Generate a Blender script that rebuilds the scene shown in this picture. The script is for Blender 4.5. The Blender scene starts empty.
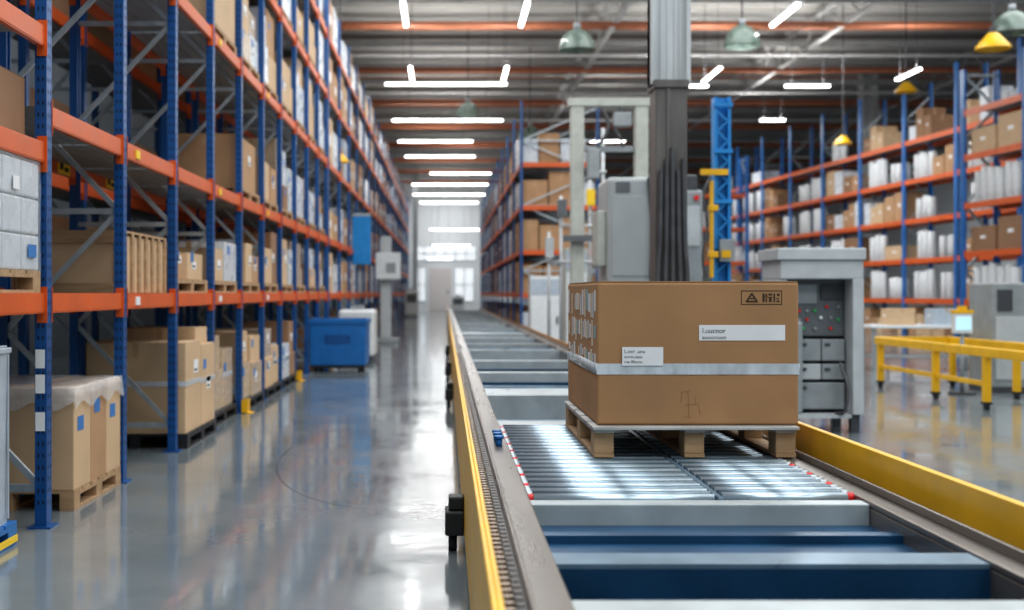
import bpy, math, random
from mathutils import Vector, Matrix
from mathutils.bvhtree import BVHTree
random.seed(7)
S = bpy.context.scene
COL = S.collection
PI = math.pi
F = 1200.0; H = 1.5; U0 = 445.0; V0 = 293.0     # focal length in pixels, eye height, vanishing point of the hall

def P(u, v, Y): return ((u-U0)/F*Y, Y, H+(V0-v)/F*Y)
def fx(u, Y): return (u-U0)/F*Y
def fz(v, Y): return H+(V0-v)/F*Y
def proj(x, y, z): return (U0+x*F/y, V0-(z-H)*F/y)

# ------------------------------------------------------------------ materials
def mat(name, c, rough=.5, metal=0, var=.12, scale=6, bump=0, stretch=(1, 1, 1), emit=0, alpha=1, trans=0, rvar=.08, bscale=None, coat=0):
    m = bpy.data.materials.new(name); m.use_nodes = True
    nt = m.node_tree; N = nt.nodes; L = nt.links
    b = N['Principled BSDF']
    tc = N.new('ShaderNodeTexCoord'); mp = N.new('ShaderNodeMapping'); mp.inputs['Scale'].default_value = stretch
    L.new(tc.outputs['Object'], mp.inputs['Vector'])
    nz = N.new('ShaderNodeTexNoise'); nz.inputs['Scale'].default_value = scale; nz.inputs['Detail'].default_value = 4
    L.new(mp.outputs[0], nz.inputs['Vector'])
    rp = N.new('ShaderNodeValToRGB')
    rp.color_ramp.elements[0].position = .3; rp.color_ramp.elements[1].position = .7
    rp.color_ramp.elements[0].color = [max(0, x*(1-var)) for x in c]+[1]
    rp.color_ramp.elements[1].color = [min(1, x*(1+var)) for x in c]+[1]
    L.new(nz.outputs['Fac'], rp.inputs[0]); L.new(rp.outputs[0], b.inputs['Base Color'])
    mr = N.new('ShaderNodeMapRange'); mr.inputs['To Min'].default_value = max(.02, rough-rvar); mr.inputs['To Max'].default_value = min(1, rough+rvar)
    L.new(nz.outputs['Fac'], mr.inputs['Value']); L.new(mr.outputs[0], b.inputs['Roughness'])
    b.inputs['Metallic'].default_value = metal
    b.inputs['Alpha'].default_value = alpha
    b.inputs['Transmission Weight'].default_value = trans
    b.inputs['Coat Weight'].default_value = coat
    if bump:
        bp = N.new('ShaderNodeBump'); bp.inputs['Strength'].default_value = bump; bp.inputs['Distance'].default_value = .01
        n2 = N.new('ShaderNodeTexNoise'); n2.inputs['Scale'].default_value = bscale or scale*4; n2.inputs['Detail'].default_value = 3
        L.new(mp.outputs[0], n2.inputs['Vector']); L.new(n2.outputs['Fac'], bp.inputs['Height']); L.new(bp.outputs[0], b.inputs['Normal'])
    if emit:
        b.inputs['Emission Color'].default_value = list(c)+[1]; b.inputs['Emission Strength'].default_value = emit
    return m

M = {}
M['blue'] = mat('rack_blue_paint', (.010, .085, .27), .36, var=.15, scale=3)
M['blue2'] = mat('bright_rack_blue_paint', (.02, .14, .41), .36, var=.15, scale=3)
M['hole'] = mat('dark_slots', (.006, .01, .02), .7)
M['orange'] = mat('orange_paint', (.66, .12, .022), .4, var=.1, scale=3)
M['galv'] = mat('galvanised_steel', (.46, .5, .53), .4, .55, var=.15, scale=8)
M['deck'] = mat('grey_decking', (.31, .33, .35), .55, .3, var=.12, stretch=(1, 8, 1))
M['card'] = mat('cardboard', (.46, .275, .15), .75, var=.1, scale=2.5, bump=.12, bscale=30)
M['hero'] = mat('hero_cardboard', (.41, .232, .115), .82, var=.1, scale=2.6, bump=.2, bscale=12)
M['card2'] = mat('pale_cardboard', (.60, .42, .26), .75, var=.08, scale=2.5, bump=.1)
M['card3'] = mat('dark_cardboard', (.30, .17, .095), .78, var=.1, scale=2.5, bump=.1)
M['white'] = mat('white_paint', (.66, .68, .69), .4, var=.05)
M['wrap'] = mat('white_stretch_wrap', (.64, .67, .71), .28, var=.08, scale=5, bump=.2)
M['film'] = mat('film_wrapped_carton', (.62, .48, .35), .2, var=.1, scale=5, bump=.2, stretch=(1, 1, 3))
M['tape'] = mat('clear_white_tape', (.60, .62, .65), .16, var=.12, scale=9, bump=.15)
M['band'] = mat('shiny_silver_blue_tape', (.56, .60, .64), .12, var=.2, scale=14, bump=.5, stretch=(1, 1, .4), bscale=22)
M['btape'] = mat('brown_tape', (.5, .33, .19), .3, var=.08)
M['label'] = mat('white_label', (.82, .82, .83), .5, var=.03)
M['cream_l'] = mat('cream_label', (.72, .66, .54), .5, var=.05)
M['grey_l'] = mat('pale_grey_label', (.58, .61, .64), .5, var=.05)
M['roll'] = mat('white_roll_paper', (.72, .73, .74), .5, var=.05)
M['bluelabel'] = mat('blue_label', (.05, .2, .5), .5, var=.05)
M['teal_l'] = mat('teal_label', (.3, .48, .54), .5, var=.05)
M['ylabel'] = mat('yellow_label', (.9, .6, .03), .5, var=.05)
M['ink'] = mat('black_ink', (.02, .018, .016), .6)
M['softink'] = mat('printed_brown_black_ink', (.055, .034, .02), .7)
M['fade'] = mat('faded_brown_ink', (.345, .195, .095), .7)
M['wood'] = mat('pallet_wood', (.43, .28, .16), .7, var=.2, scale=3, stretch=(1, 6, 6), bump=.2)
M['woodg'] = mat('weathered_blue_grey_wood', (.46, .45, .44), .6, var=.22, scale=3, stretch=(1, 6, 6), bump=.2)
M['blackp'] = mat('black_plastic', (.022, .024, .028), .5)
M['bluep'] = mat('blue_plastic', (.015, .15, .42), .38, var=.1)
M['grayp'] = mat('grey_plastic', (.42, .47, .53), .35, var=.1)
M['yellow'] = mat('yellow_paint', (.80, .45, .012), .34, var=.1, scale=4, bump=.03)
M['oredge'] = mat('orange_yellow_edge', (.52, .24, .06), .4, var=.15)
M['rail'] = mat('taupe_steel_rail', (.22, .195, .175), .28, .45, var=.12, scale=3, stretch=(4, .3, 4), rvar=.03)
M['pin'] = mat('bronze_chain_pin', (.26, .19, .13), .3, .7, var=.2)
M['roller'] = mat('zinc_roller', (.48, .58, .65), .26, .6, var=.08, scale=6, stretch=(.5, 8, 8), rvar=.05)
M['roller2'] = mat('dark_band_roller', (.22, .30, .36), .26, .65, var=.1, scale=6, stretch=(.5, 8, 8), rvar=.05)  # darker copy of the zinc roller; shade bands put into the colour
M['chain'] = mat('dark_chain', (.05, .042, .037), .4, .6, var=.2, scale=20)
M['cbeam'] = mat('light_grey_beam', (.42, .46, .47), .36, .15, var=.12)
M['cpanel'] = mat('pale_panel', (.50, .55, .57), .3, .2, var=.14)
M['cblue'] = mat('conveyor_blue', (.016, .068, .14), .34, .1, var=.25, scale=3)
M['cedge'] = mat('blue_grey_edge', (.18, .27, .35), .3, .3, var=.15)
M['red'] = mat('red_plastic', (.68, .02, .02), .35)
M['green'] = mat('green_plastic', (.03, .4, .12), .35)
M['column'] = mat('column_steel', (.48, .50, .51), .4, .1, var=.14, scale=3, stretch=(4, 4, .4))
M['columnd'] = mat('column_dark_cladding', (.12, .112, .105), .42, .2, var=.2, scale=3, stretch=(4, 4, .4))
M['cable'] = mat('dark_cable', (.075, .075, .08), .45, var=.2)
M['cream'] = mat('cream_machine_paint', (.44, .45, .41), .45, var=.1)
M['mgrey'] = mat('machine_grey', (.28, .30, .31), .45, var=.1)
M['housing'] = mat('pale_grey_housing', (.37, .39, .39), .4, var=.06, scale=2)
M['cabg'] = mat('cabinet_grey', (.46, .48, .49), .42, var=.07)
M['dgrey'] = mat('dark_grey_panel', (.06, .063, .07), .45, var=.12)
M['slate'] = mat('slate_grey_front', (.13, .14, .15), .42, var=.12)
M['cobalt'] = mat('bright_blue_paint', (.02, .24, .58), .35)
M['glass'] = mat('greenish_lamp_glass', (.30, .38, .33), .15, var=.15, trans=.6)
M['tube'] = mat('lit_tube', (1, .99, .97), .4, emit=10, var=0)
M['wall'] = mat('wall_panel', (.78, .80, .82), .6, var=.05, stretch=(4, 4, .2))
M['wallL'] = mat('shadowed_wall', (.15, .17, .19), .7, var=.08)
M['window'] = mat('brightened_window', (.86, .9, .94), .4, emit=.4, var=0)  # glow added to brighten the hazy far end
M['rust'] = mat('red_oxide_steel', (.42, .165, .09), .55, var=.15)
M['girder'] = mat('grey_girder_steel', (.36, .37, .375), .5, .05)
M['pipe'] = mat('grey_pipe', (.46, .47, .48), .4, .1)
M['door'] = mat('pinkish_door', (.70, .65, .64), .5, var=.05)
M['screen'] = mat('screen_glow', (.45, .7, .8), .3, emit=.5)
M['plastic'] = mat('clear_plastic_sheet', (.78, .8, .82), .15, var=.1, scale=8, bump=.8, alpha=.42)
M['filmc'] = mat('clear_stretch_film', (.8, .83, .86), .12, var=.05, scale=4, bump=.6, alpha=.3, stretch=(1, 1, 4))
M['skid'] = mat('tyre_mark', (.06, .06, .07), .5, alpha=.3)

def floor_mat():
    m = bpy.data.materials.new('polished_concrete'); m.use_nodes = True
    nt = m.node_tree; N = nt.nodes; L = nt.links; b = N['Principled BSDF']
    tc = N.new('ShaderNodeTexCoord')
    def noise(sc, det, rg=.6):
        n = N.new('ShaderNodeTexNoise'); n.inputs['Scale'].default_value = sc; n.inputs['Detail'].default_value = det; n.inputs['Roughness'].default_value = rg
        L.new(tc.outputs['Object'], n.inputs['Vector']); return n
    n1 = noise(.45, 8, .62); n2 = noise(1.2, 7, .66); n3 = noise(1.8, 2)
    r = N.new('ShaderNodeValToRGB'); r.color_ramp.elements[0].position = .3; r.color_ramp.elements[1].position = .7
    r.color_ramp.elements[0].color = (.14, .168, .185, 1); r.color_ramp.elements[1].color = (.235, .26, .272, 1)
    L.new(n1.outputs['Fac'], r.inputs[0]); L.new(r.outputs[0], b.inputs['Base Color'])
    mr = N.new('ShaderNodeMapRange'); mr.inputs['From Min'].default_value = .36; mr.inputs['From Max'].default_value = .68
    mr.inputs['To Min'].default_value = .05; mr.inputs['To Max'].default_value = .17
    L.new(n2.outputs['Fac'], mr.inputs['Value']); L.new(mr.outputs[0], b.inputs['Roughness'])
    b.inputs['Specular IOR Level'].default_value = .85
    bp = N.new('ShaderNodeBump'); bp.inputs['Strength'].default_value = .11; bp.inputs['Distance'].default_value = .02
    L.new(n3.outputs['Fac'], bp.inputs['Height']); L.new(bp.outputs[0], b.inputs['Normal'])
    return m
M['floor'] = floor_mat()

def roof_mat():
    m = mat('corrugated_roof', (.3, .31, .32), .6, .0, var=.08, scale=2)
    nt = m.node_tree; N = nt.nodes; L = nt.links; b = N['Principled BSDF']
    tc = N.new('ShaderNodeTexCoord'); w = N.new('ShaderNodeTexWave'); w.bands_direction = 'Y'; w.inputs['Scale'].default_value = .4
    L.new(tc.outputs['Object'], w.inputs['Vector'])
    r = N.new('ShaderNodeValToRGB'); r.color_ramp.elements[0].color = (.29, .29, .285, 1); r.color_ramp.elements[1].color = (.43, .43, .42, 1)
    L.new(w.outputs['Fac'], r.inputs[0]); L.new(r.outputs[0], b.inputs['Base Color'])
    return m
M['roof'] = roof_mat()

# ------------------------------------------------------------------ mesh builder
class MB:
    def __init__(s): s.v = []; s.f = []; s.m = []
    def add(s, vs, fs, mi=0):
        o = len(s.v); s.v += [tuple(p) for p in vs]
        for f in fs: s.f.append(tuple(i+o for i in f)); s.m.append(mi)
        return s
    def box(s, x0, x1, y0, y1, z0, z1, mi=0):
        if x0 > x1: x0, x1 = x1, x0
        if y0 > y1: y0, y1 = y1, y0
        if z0 > z1: z0, z1 = z1, z0
        return s.add([(x0, y0, z0), (x1, y0, z0), (x1, y1, z0), (x0, y1, z0), (x0, y0, z1), (x1, y0, z1), (x1, y1, z1), (x0, y1, z1)],
              [(0, 3, 2, 1), (4, 5, 6, 7), (0, 1, 5, 4), (1, 2, 6, 5), (2, 3, 7, 6), (3, 0, 4, 7)], mi)
    def taper(s, x0, x1, y0, y1, z0, z1, k, mi=0):
        return s.add([(x0+k, y0+k, z0), (x1-k, y0+k, z0), (x1-k, y1-k, z0), (x0+k, y1-k, z0), (x0, y0, z1), (x1, y0, z1), (x1, y1, z1), (x0, y1, z1)],
              [(0, 3, 2, 1), (4, 5, 6, 7), (0, 1, 5, 4), (1, 2, 6, 5), (2, 3, 7, 6), (3, 0, 4, 7)], mi)
    def cyl(s, p0, p1, r, n=12, r2=None, mi=0):
        p0 = Vector(p0); p1 = Vector(p1); d = (p1-p0).normalized(); r2 = r if r2 is None else r2
        a = Vector((1, 0, 0)) if abs(d.x) < .9 else Vector((0, 1, 0))
        e1 = d.cross(a).normalized(); e2 = d.cross(e1)
        vs = []
        for c, rr in ((p0, r), (p1, r2)):
            for i in range(n): t = 2*PI*i/n; vs.append(c+e1*math.cos(t)*rr+e2*math.sin(t)*rr)
        fs = [(i, (i+1) % n, n+(i+1) % n, n+i) for i in range(n)]+[tuple(range(n-1, -1, -1)), tuple(range(n, 2*n))]
        return s.add(vs, fs, mi)
    def hose(s, ctrl, r, n=10, k=8, mi=0):      # smooth tube through control points
        c = [Vector(p) for p in ctrl]; c = [c[0]*2-c[1]]+c+[c[-1]*2-c[-2]]; pts = []
        for i in range(1, len(c)-2):
            for j in range(k):
                t = j/k; a, b, d, e = c[i-1], c[i], c[i+1], c[i+2]
                pts.append(.5*((2*b)+(d-a)*t+(2*a-5*b+4*d-e)*t*t+(3*b-a-3*d+e)*t**3))
        pts.append(c[-2]); o = len(s.v); m_ = len(pts)
        for i, p in enumerate(pts):
            d = (pts[min(i+1, m_-1)]-pts[max(i-1, 0)]).normalized()
            a = Vector((0, 1, 0)) if abs(d.y) < .9 else Vector((1, 0, 0))
            e1 = d.cross(a).normalized(); e2 = d.cross(e1)
            for q in range(n): t = 2*PI*q/n; s.v.append(tuple(p+e1*math.cos(t)*r+e2*math.sin(t)*r))
        for i in range(m_-1):
            for q in range(n): s.f.append((o+i*n+q, o+i*n+(q+1) % n, o+(i+1)*n+(q+1) % n, o+(i+1)*n+q)); s.m.append(mi)
        return s
    def bar(s, p0, p1, w, h, mi=0):
        p0 = Vector(p0); p1 = Vector(p1); d = (p1-p0).normalized()
        up = Vector((0, 0, 1)) if abs(d.z) < .95 else Vector((0, 1, 0))
        e1 = d.cross(up).normalized()*w/2; e2 = e1.cross(d).normalized()*h/2
        vs = [p+a*e1+b*e2 for p in (p0, p1) for a, b in ((-1, -1), (1, -1), (1, 1), (-1, 1))]
        return s.add(vs, [(3, 2, 1, 0), (4, 5, 6, 7), (0, 1, 5, 4), (1, 2, 6, 5), (2, 3, 7, 6), (3, 0, 4, 7)], mi)
    def prism(s, pts, z0, z1, mi=0):
        n = len(pts)
        vs = [(x, y, z0) for x, y in pts]+[(x, y, z1) for x, y in pts]
        fs = [(i, (i+1) % n, n+(i+1) % n, n+i) for i in range(n)]+[tuple(range(n-1, -1, -1)), tuple(range(n, 2*n))]
        return s.add(vs, fs, mi)
    def lathe(s, prof, c=(0, 0, 0), n=20, mi=0):
        vs = []
        for r, z in prof:
            for i in range(n): t = 2*PI*i/n; vs.append((c[0]+r*math.cos(t), c[1]+r*math.sin(t), c[2]+z))
        fs = []
        for k in range(len(prof)-1):
            for i in range(n): fs.append((k*n+i, k*n+(i+1) % n, (k+1)*n+(i+1) % n, (k+1)*n+i))
        return s.add(vs, fs, mi)
    def build(s, name, mats, parent=None, local=False, loc=None, bevel=0, smooth=False):
        me = bpy.data.meshes.new(name)
        off = Vector((0, 0, 0))
        if parent and not local:
            r = parent
            while r.parent: r = r.parent
            off = r.location.copy()
        if loc: off = Vector(loc)
        me.from_pydata([tuple(Vector(p)-off) for p in s.v], [], s.f)
        if not isinstance(mats, (list, tuple)): mats = [mats]
        for m in mats: me.materials.append(M[m] if isinstance(m, str) else m)
        for i, p in enumerate(me.polygons): p.material_index = s.m[i]
        if smooth:
            for p in me.polygons: p.use_smooth = len(p.vertices) == 4
        me.update()
        o = bpy.data.objects.new(name, me); COL.objects.link(o)
        if loc: o.location = loc
        if parent: o.parent = parent
        if bevel:
            b = o.modifiers.new('Bevel', 'BEVEL'); b.width = bevel; b.segments = 2; b.limit_method = 'ANGLE'
        return o

def thing(name, label, cat, loc, group=None):
    o = bpy.data.objects.new(name, None); COL.objects.link(o); o.location = loc; o.empty_display_size = .2
    return tag(o, label, cat, group)
def tag(o, label, cat, group=None, kind=None):
    o['label'] = label; o['category'] = cat
    if group: o['group'] = group
    if kind: o['kind'] = kind
    return o
def struct(o): o['kind'] = 'structure'; return o
TEXTS = []
def text(s, size, loc, name, parent, m, rot=(PI/2, 0, 0)):
    cu = bpy.data.curves.new(name, 'FONT'); cu.body = s; cu.size = size; cu.extrude = .0004
    t = bpy.data.objects.new(name, cu); COL.objects.link(t)
    TEXTS.append((t, loc, rot, name, parent, m))
def bake_texts():
    bpy.context.view_layer.update()
    dg = bpy.context.evaluated_depsgraph_get()
    res = [(bpy.data.meshes.new_from_object(t[0].evaluated_get(dg)), t) for t in TEXTS]
    for me, (t, loc, rot, name, parent, m) in res:
        cu = t.data; bpy.data.objects.remove(t); bpy.data.curves.remove(cu)
        me.materials.clear(); me.materials.append(M[m])
        o = bpy.data.objects.new(name, me); COL.objects.link(o)
        r = parent
        while r.parent: r = r.parent
        o.location = Vector(loc)-r.location; o.rotation_euler = rot; o.parent = parent
ORD = ['ground', 'first', 'second', 'third', 'fourth', 'fifth', 'sixth', 'seventh', 'eighth', 'ninth', 'tenth', 'eleventh', 'twelfth', 'thirteenth']
CULL = []        # loads, dropped at the end where neither the photo nor a step aside shows them

# ------------------------------------------------------------------ setting
XL, XR, YB, YE, ZC = -9.0, 33.0, -6.0, 100.0, 11.5
struct(MB().box(XL, XR, YB, YE, -.1, 0).build('floor', 'floor'))
c = MB().box(XL, XR, YB, YE, ZC, ZC+.1)
y = 30
while y < 99: c.box(XL, XR, y, y+.1, ZC-.16, ZC); y += 1.5
struct(c.build('ceiling', 'roof'))
struct(MB().box(XL, XR, YE, YE+.2, 0, ZC).build('wall_back', 'wall'))
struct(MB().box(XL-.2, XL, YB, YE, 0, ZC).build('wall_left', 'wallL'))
struct(MB().box(XR, XR+.2, YB, YE, 0, ZC).build('wall_right', 'wall'))
d = struct(MB().box(-1.3, .5, YE-.08, YE, 0, 3.6).box(-1.2, .4, YE-.12, YE-.08, .05, 3.5).build('door_1', 'door'))
MB().box(.15, .3, YE-.2, YE-.12, 1.5, 1.7).build('door_handle', 'mgrey', d, local=True)
for i, (a, b_, z0, z1) in enumerate(((-2.6, 2.6, 4.2, 5.4), (-2.6, -1.6, .8, 3.6), (.8, 2.4, .8, 3.6))):  # glowing panes shaped to brighten the end wall
    w = struct(MB().box(a, b_, YE-.06, YE, z0, z1).build('window_%d' % (i+1), 'window'))
    f = MB(); nn = 7 if i == 0 else 3
    for q in range(nn): x = a+(b_-a)*q/(nn-1); f.box(x-.05, x+.05, YE-.1, YE-.06, z0, z1)
    for z in (z0, (z0+z1)/2, z1): f.box(a, b_, YE-.1, YE-.06, z-.05, z+.05)
    f.build('window_frame', 'white', w, local=True)
k = 1
for i, y in enumerate(range(32, 99, 2)):
    zb = (10.3, 10.9, 10.55, 11.0)[i % 4]; hh = (.22, .16, .2, .18)[i % 4]
    o = MB().box(XL, XR, y-.1, y+.1, zb, zb+.04).box(XL, XR, y-.1, y+.1, zb+hh-.04, zb+hh).box(XL, XR, y-.02, y+.02, zb, zb+hh)
    struct(o.build('trim_%d' % k, ('rust', 'girder', 'girder', 'rust')[i % 4])); k += 1
    if i % 2 == 1 and i < 24:
        o = MB().cyl((XL, y+.7, 9.95+.2*(i % 4 == 3)), (XR, y+.7, 9.95+.2*(i % 4 == 3)), .06, 8); struct(o.build('trim_%d' % k, 'pipe' if i % 4 == 1 else 'rust')); k += 1
for x in (-5, 5.5, 13, 21):      # lattice girders along the hall
    o = MB().box(x-.09, x+.09, 30, 100, 10.2, 10.27).box(x-.09, x+.09, 30, 100, 11.1, 11.17)
    y = 30; q = 0
    while y < 98:
        o.bar((x, y, 10.24 if q % 2 else 11.14), (x, y+1.5, 11.14 if q % 2 else 10.24), .05, .05); y += 1.5; q += 1
    struct(o.build('trim_%d' % k, 'girder')); k += 1

# curved tyre mark on the floor
mk = MB(); pts = []
for i in range(25):
    t = PI*(.95+.62*i/24)
    pts.append((-.35+1.15*math.cos(t), 11.2+2.9*math.sin(t)))
for a, b_ in zip(pts[:-1], pts[1:]):
    mk.add([(a[0]-.012, a[1], .002), (a[0]+.012, a[1], .002), (b_[0]+.012, b_[1], .002), (b_[0]-.012, b_[1], .002)], [(0, 1, 2, 3)])
tag(mk.build('tyre_mark', 'skid', loc=(-.35, 9, .002)), 'thin dark curved tyre mark on the polished aisle floor', 'floor mark')

# ------------------------------------------------------------------ racks (local: run along +Y, front face x=0, rear towards sg)
def rack(root, n, bay, levels, depth, zt, sg, rear=True, holes=0, decks=True, special=None, uw=1.0, bh=.12, pm='blue', bw=1.0):
    prof = [(0, -.05), (0, .05), (.075, .05), (.075, .03), (.012, .03), (.012, -.03), (.075, -.03), (.075, -.05)]
    prof = [(a, b_*uw) for a, b_ in prof]
    for i in range(n+1):
        y = i*bay
        for q in (0, 1):
            if q and not rear and i not in (0, n) and i % 2: continue
            mb = MB()
            if q == 0: pr = [(sg*a, y+b_) for a, b_ in prof]
            else: pr = [(sg*(depth-a), y+b_) for a, b_ in prof]
            if (sg < 0) != (q == 1): pr = pr[::-1]
            mb.prism(pr, 0, zt)
            if holes and q == 0 and i < holes:
                z = .15
                while z < min(zt, 6):
                    for dy in (-.022, .022):
                        mb.add([(-sg*.0015, y+dy-.005, z), (-sg*.0015, y+dy+.005, z), (-sg*.0015, y+dy+.005, z+.026), (-sg*.0015, y+dy-.005, z+.026)], [(0, 1, 2, 3)], 1)
                    for dx in (.022, .052):
                        xx = sg*dx
                        mb.add([(xx-.005, y-.0515, z), (xx+.005, y-.0515, z), (xx+.005, y-.0515, z+.026), (xx-.005, y-.0515, z+.026)], [(0, 1, 2, 3)], 1)
                    z += .075
            u = mb.build('upright', [pm, 'hole'], root, local=True)
            if holes and q == 0 and i == 1:
                for zz in (.62, .86, 1.02): MB().box(sg*.01, sg*.07, y-.056, y-.052, zz, zz+.12).build('upright_label', 'label', u, local=True)
            x = sg*.04 if q == 0 else sg*(depth-.04)
            MB().box(x-.075, x+.075, y-.08, y+.08, 0, .012).build('base_plate', 'blue', u, local=True)
        mb = MB(); z = .25; s_ = 0
        a, b_ = sg*.05, sg*(depth-.05)
        mb.bar((a, y, z), (b_, y, z), .035*bw, .05*bw)
        while z+1.0 < zt:
            p, q = (a, b_) if s_ % 2 == 0 else (b_, a)
            mb.bar((p, y, z), (q, y, z+.95), .03*bw, .04*bw)
            if s_ % 2: mb.bar((a, y, z+.95), (b_, y, z+.95), .03*bw, .045*bw)
            z += .95; s_ += 1
        mb.build('bracing', 'galv', root, local=True)
    for i in range(n):
        y0, y1 = i*bay+.052*uw, (i+1)*bay-.052*uw
        lv = special[i] if special and i in special else levels
        for z in lv:
            for q in ((0, 1) if rear else (0,)):
                xa = (sg*.01, sg*.06) if q == 0 else (sg*(depth-.06), sg*(depth-.01))
                mb = MB().box(xa[0], xa[1], y0, y1, z-bh, z).box(xa[0]+sg*.004, xa[0]+sg*.04, y0, y1, z-bh-.01, z-bh)
                for yy in (y0, y1-.006): mb.box(-sg*.006 if q == 0 else sg*(depth+.006), sg*.06 if q == 0 else sg*(depth-.06), yy, yy+.006, z-.19, z+.04)
                bm_ = mb.build('beam', 'orange', root, local=True)
                if holes and q == 0 and i < 7 and i % 2 == 0:
                    MB().box(-sg*.001, sg*.01, y0+.3, y0+.42, z-.1, z-.03).build('location_label', 'label' if z < 2 else 'ylabel', bm_, local=True)
                if holes and q == 1 and i in (2, 3) and 2.5 < z < 3:
                    yl = y0+1.2 if i == 2 else y0+.9; xl = sg*(depth-.066)
                    MB().box(xl, sg*(depth-.06), yl, yl+.34, z-.13, z+.02).box(xl-sg*.002, xl, yl+.05, yl+.14, z-.09, z-.02, 1).box(xl-sg*.002, xl, yl+.18, yl+.29, z-.1, z-.06, 1).build('warning_label', ['ylabel', 'ink'], bm_, local=True)
            if decks:
                mb = MB(); x = .065; w = (depth-.13)/7
                for j in range(7): mb.box(sg*(x+j*w), sg*(x+(j+1)*w-.012), y0, y1, z-.035, z-.002)
                mb.build('deck', 'deck', root, local=True)

X1 = -2.54; B = 1.83; YN = 5.87
near = thing('pallet_rack', 'blue and orange pallet rack nearest the camera on the left of the aisle', 'pallet rack', (X1, YN, 0))
LV = [1.5, 2.71, 4.4, 5.9, 7.2]
rack(near, 11, B, LV, 1.0, 8.1, -1, holes=6, special={0: [1.5, 2.46, 3.2, 4.6]})
far = thing('pallet_rack', 'long blurred pallet rack lining the far left side of the aisle', 'pallet rack', (X1, 26.3, 0))
rack(far, 20, 2.9, LV, 1.0, 8.1, -1, rear=False)
back = thing('pallet_rack', 'pallet rack standing directly behind the near left rack', 'pallet rack', (-3.95, YN, 0))
rack(back, 9, B, [1.5, 2.71, 4.4, 5.9], 1.0, 7.6, -1, rear=False)
mid = thing('pallet_rack', 'pallet rack beyond the conveyor, left of the cream gantry', 'pallet rack', (2.19, 35, 0))
MB_BAY = 3.9; MB_N = 10
rack(mid, MB_N, MB_BAY, [1.5, 2.75, 4.05, 5.3], 2.3, 7.1, 1, rear=False, uw=1.1)
for z in (1.5, 2.75, 4.05, 5.3):
    MB().box(.08, 2.22, -.13, -.08, z-.14, z).build('end_beam', 'orange', mid, local=True)
rotR = math.radians(4.2)      # run slightly turned away from the hall axis
rA = thing('pallet_rack', 'long pallet rack in the right background behind the white control cabinet', 'pallet rack', (17.55, 36.7, 0))
LA = [1.3, 2.75, 4.2, 5.65, 7.1]
BA = 3.9; NA = 8
rack(rA, NA, BA, LA, 1.1, 9.3, 1, uw=2.2, bh=.17, pm='blue2')
rB = thing('pallet_rack', 'tall pallet rack at the right edge, in front of the long one', 'pallet rack', (15.55, 28.4, 0))
LB = [1.3, 2.7, 4.1, 5.5, 6.8]
rack(rB, 2, 3.3, LB, 1.1, 8.0, 1, uw=2.6, bh=.17, pm='blue2', bw=1.8)
rA.rotation_euler.z = rotR; rB.rotation_euler.z = rotR
rC = thing('pallet_rack', 'pallet rack standing square behind the blue mast and column', 'pallet rack', (6.2, 58, 0))
rack(rC, 2, 4.05, [1.4, 3.0, 4.6, 6.2], 1.2, 8.0, 1, uw=1.8, bh=.17, pm='blue2')
rC.rotation_euler.z = -PI/2

# ------------------------------------------------------------------ cartons, pallets, totes
def visible(x0, x1, y0, y1, z0, z1):
    us, vs = [], []
    for x in (x0, x1):
        for y in (y0, y1):
            for z in (z0, z1):
                if y < .5: return False
                u, v = proj(x, y, z); us.append(u); vs.append(v)
    return max(us) > -4 and min(us) < 1028 and max(vs) > -4 and min(vs) < 614

def carton(x0, x1, y0, y1, z0, z1, label, group=None, m='card', lab=1, cat='carton', band=False):
    wr_ = m in ('wrap', 'film')
    r = thing('wrapped_load' if wr_ else 'carton', label, 'wrapped load' if wr_ else cat, ((x0+x1)/2, (y0+y1)/2, z0), group); CULL.append(r)
    MB().box(x0, x1, y0, y1, z0, z1-.004).build('body', m, r, bevel=.006)
    xm = (x0+x1)/2
    MB().box(x0, xm-.003, y0, y1, z1-.004, z1).build('flap', m, r)
    MB().box(xm+.003, x1, y0, y1, z1-.004, z1).build('flap', m, r)
    t = MB().box(xm-.03, xm+.03, y0-.002, y1+.002, z1, z1+.001).box(xm-.03, xm+.03, y0-.002, y0-.0005, z1-.15, z1).box(xm-.03, xm+.03, y1+.0005, y1+.002, z1-.15, z1)
    t.build('tape', 'btape', r)
    h = z1-z0; w = y1-y0
    if band:
        e = .003; zb = z0+h*.52
        MB().box(x0-e, x1+e, y0-e, y0, zb, zb+.05).box(x0-e, x1+e, y1, y1+e, zb, zb+.05).box(x1, x1+e, y0, y1, zb, zb+.05).box(x0-e, x0, y0, y1, zb, zb+.05).build('strap', 'tape', r)
    if lab & 1:
        yl = y0+w*random.uniform(.2, .6); zl = z0+h*random.uniform(.35, .65)
        l = MB().box(x1+.0005, x1+.003, yl, yl+min(.2, w*.35), zl, zl+min(.13, h*.3)).build('shipping_label', 'label', r)
        MB().box(x1+.003, x1+.004, yl+.02, yl+min(.16, w*.28), zl+.02, zl+.04).build('barcode', 'ink', l)
    if lab & 2:
        yl = y0+w*random.uniform(.1, .3); zl = z0+h*random.uniform(.55, .7)
        MB().box(x1+.0005, x1+.003, yl, yl+.14, zl, zl+.1).build('blue_label', 'bluelabel', r)
    if lab & 4:
        xl = x0+(x1-x0)*random.uniform(.55, .7)
        MB().box(xl, xl+.14, y0-.003, y0-.0005, z0+h*.55, z0+h*.55+.12).build('blue_label', 'bluelabel', r)
    return r

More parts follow.
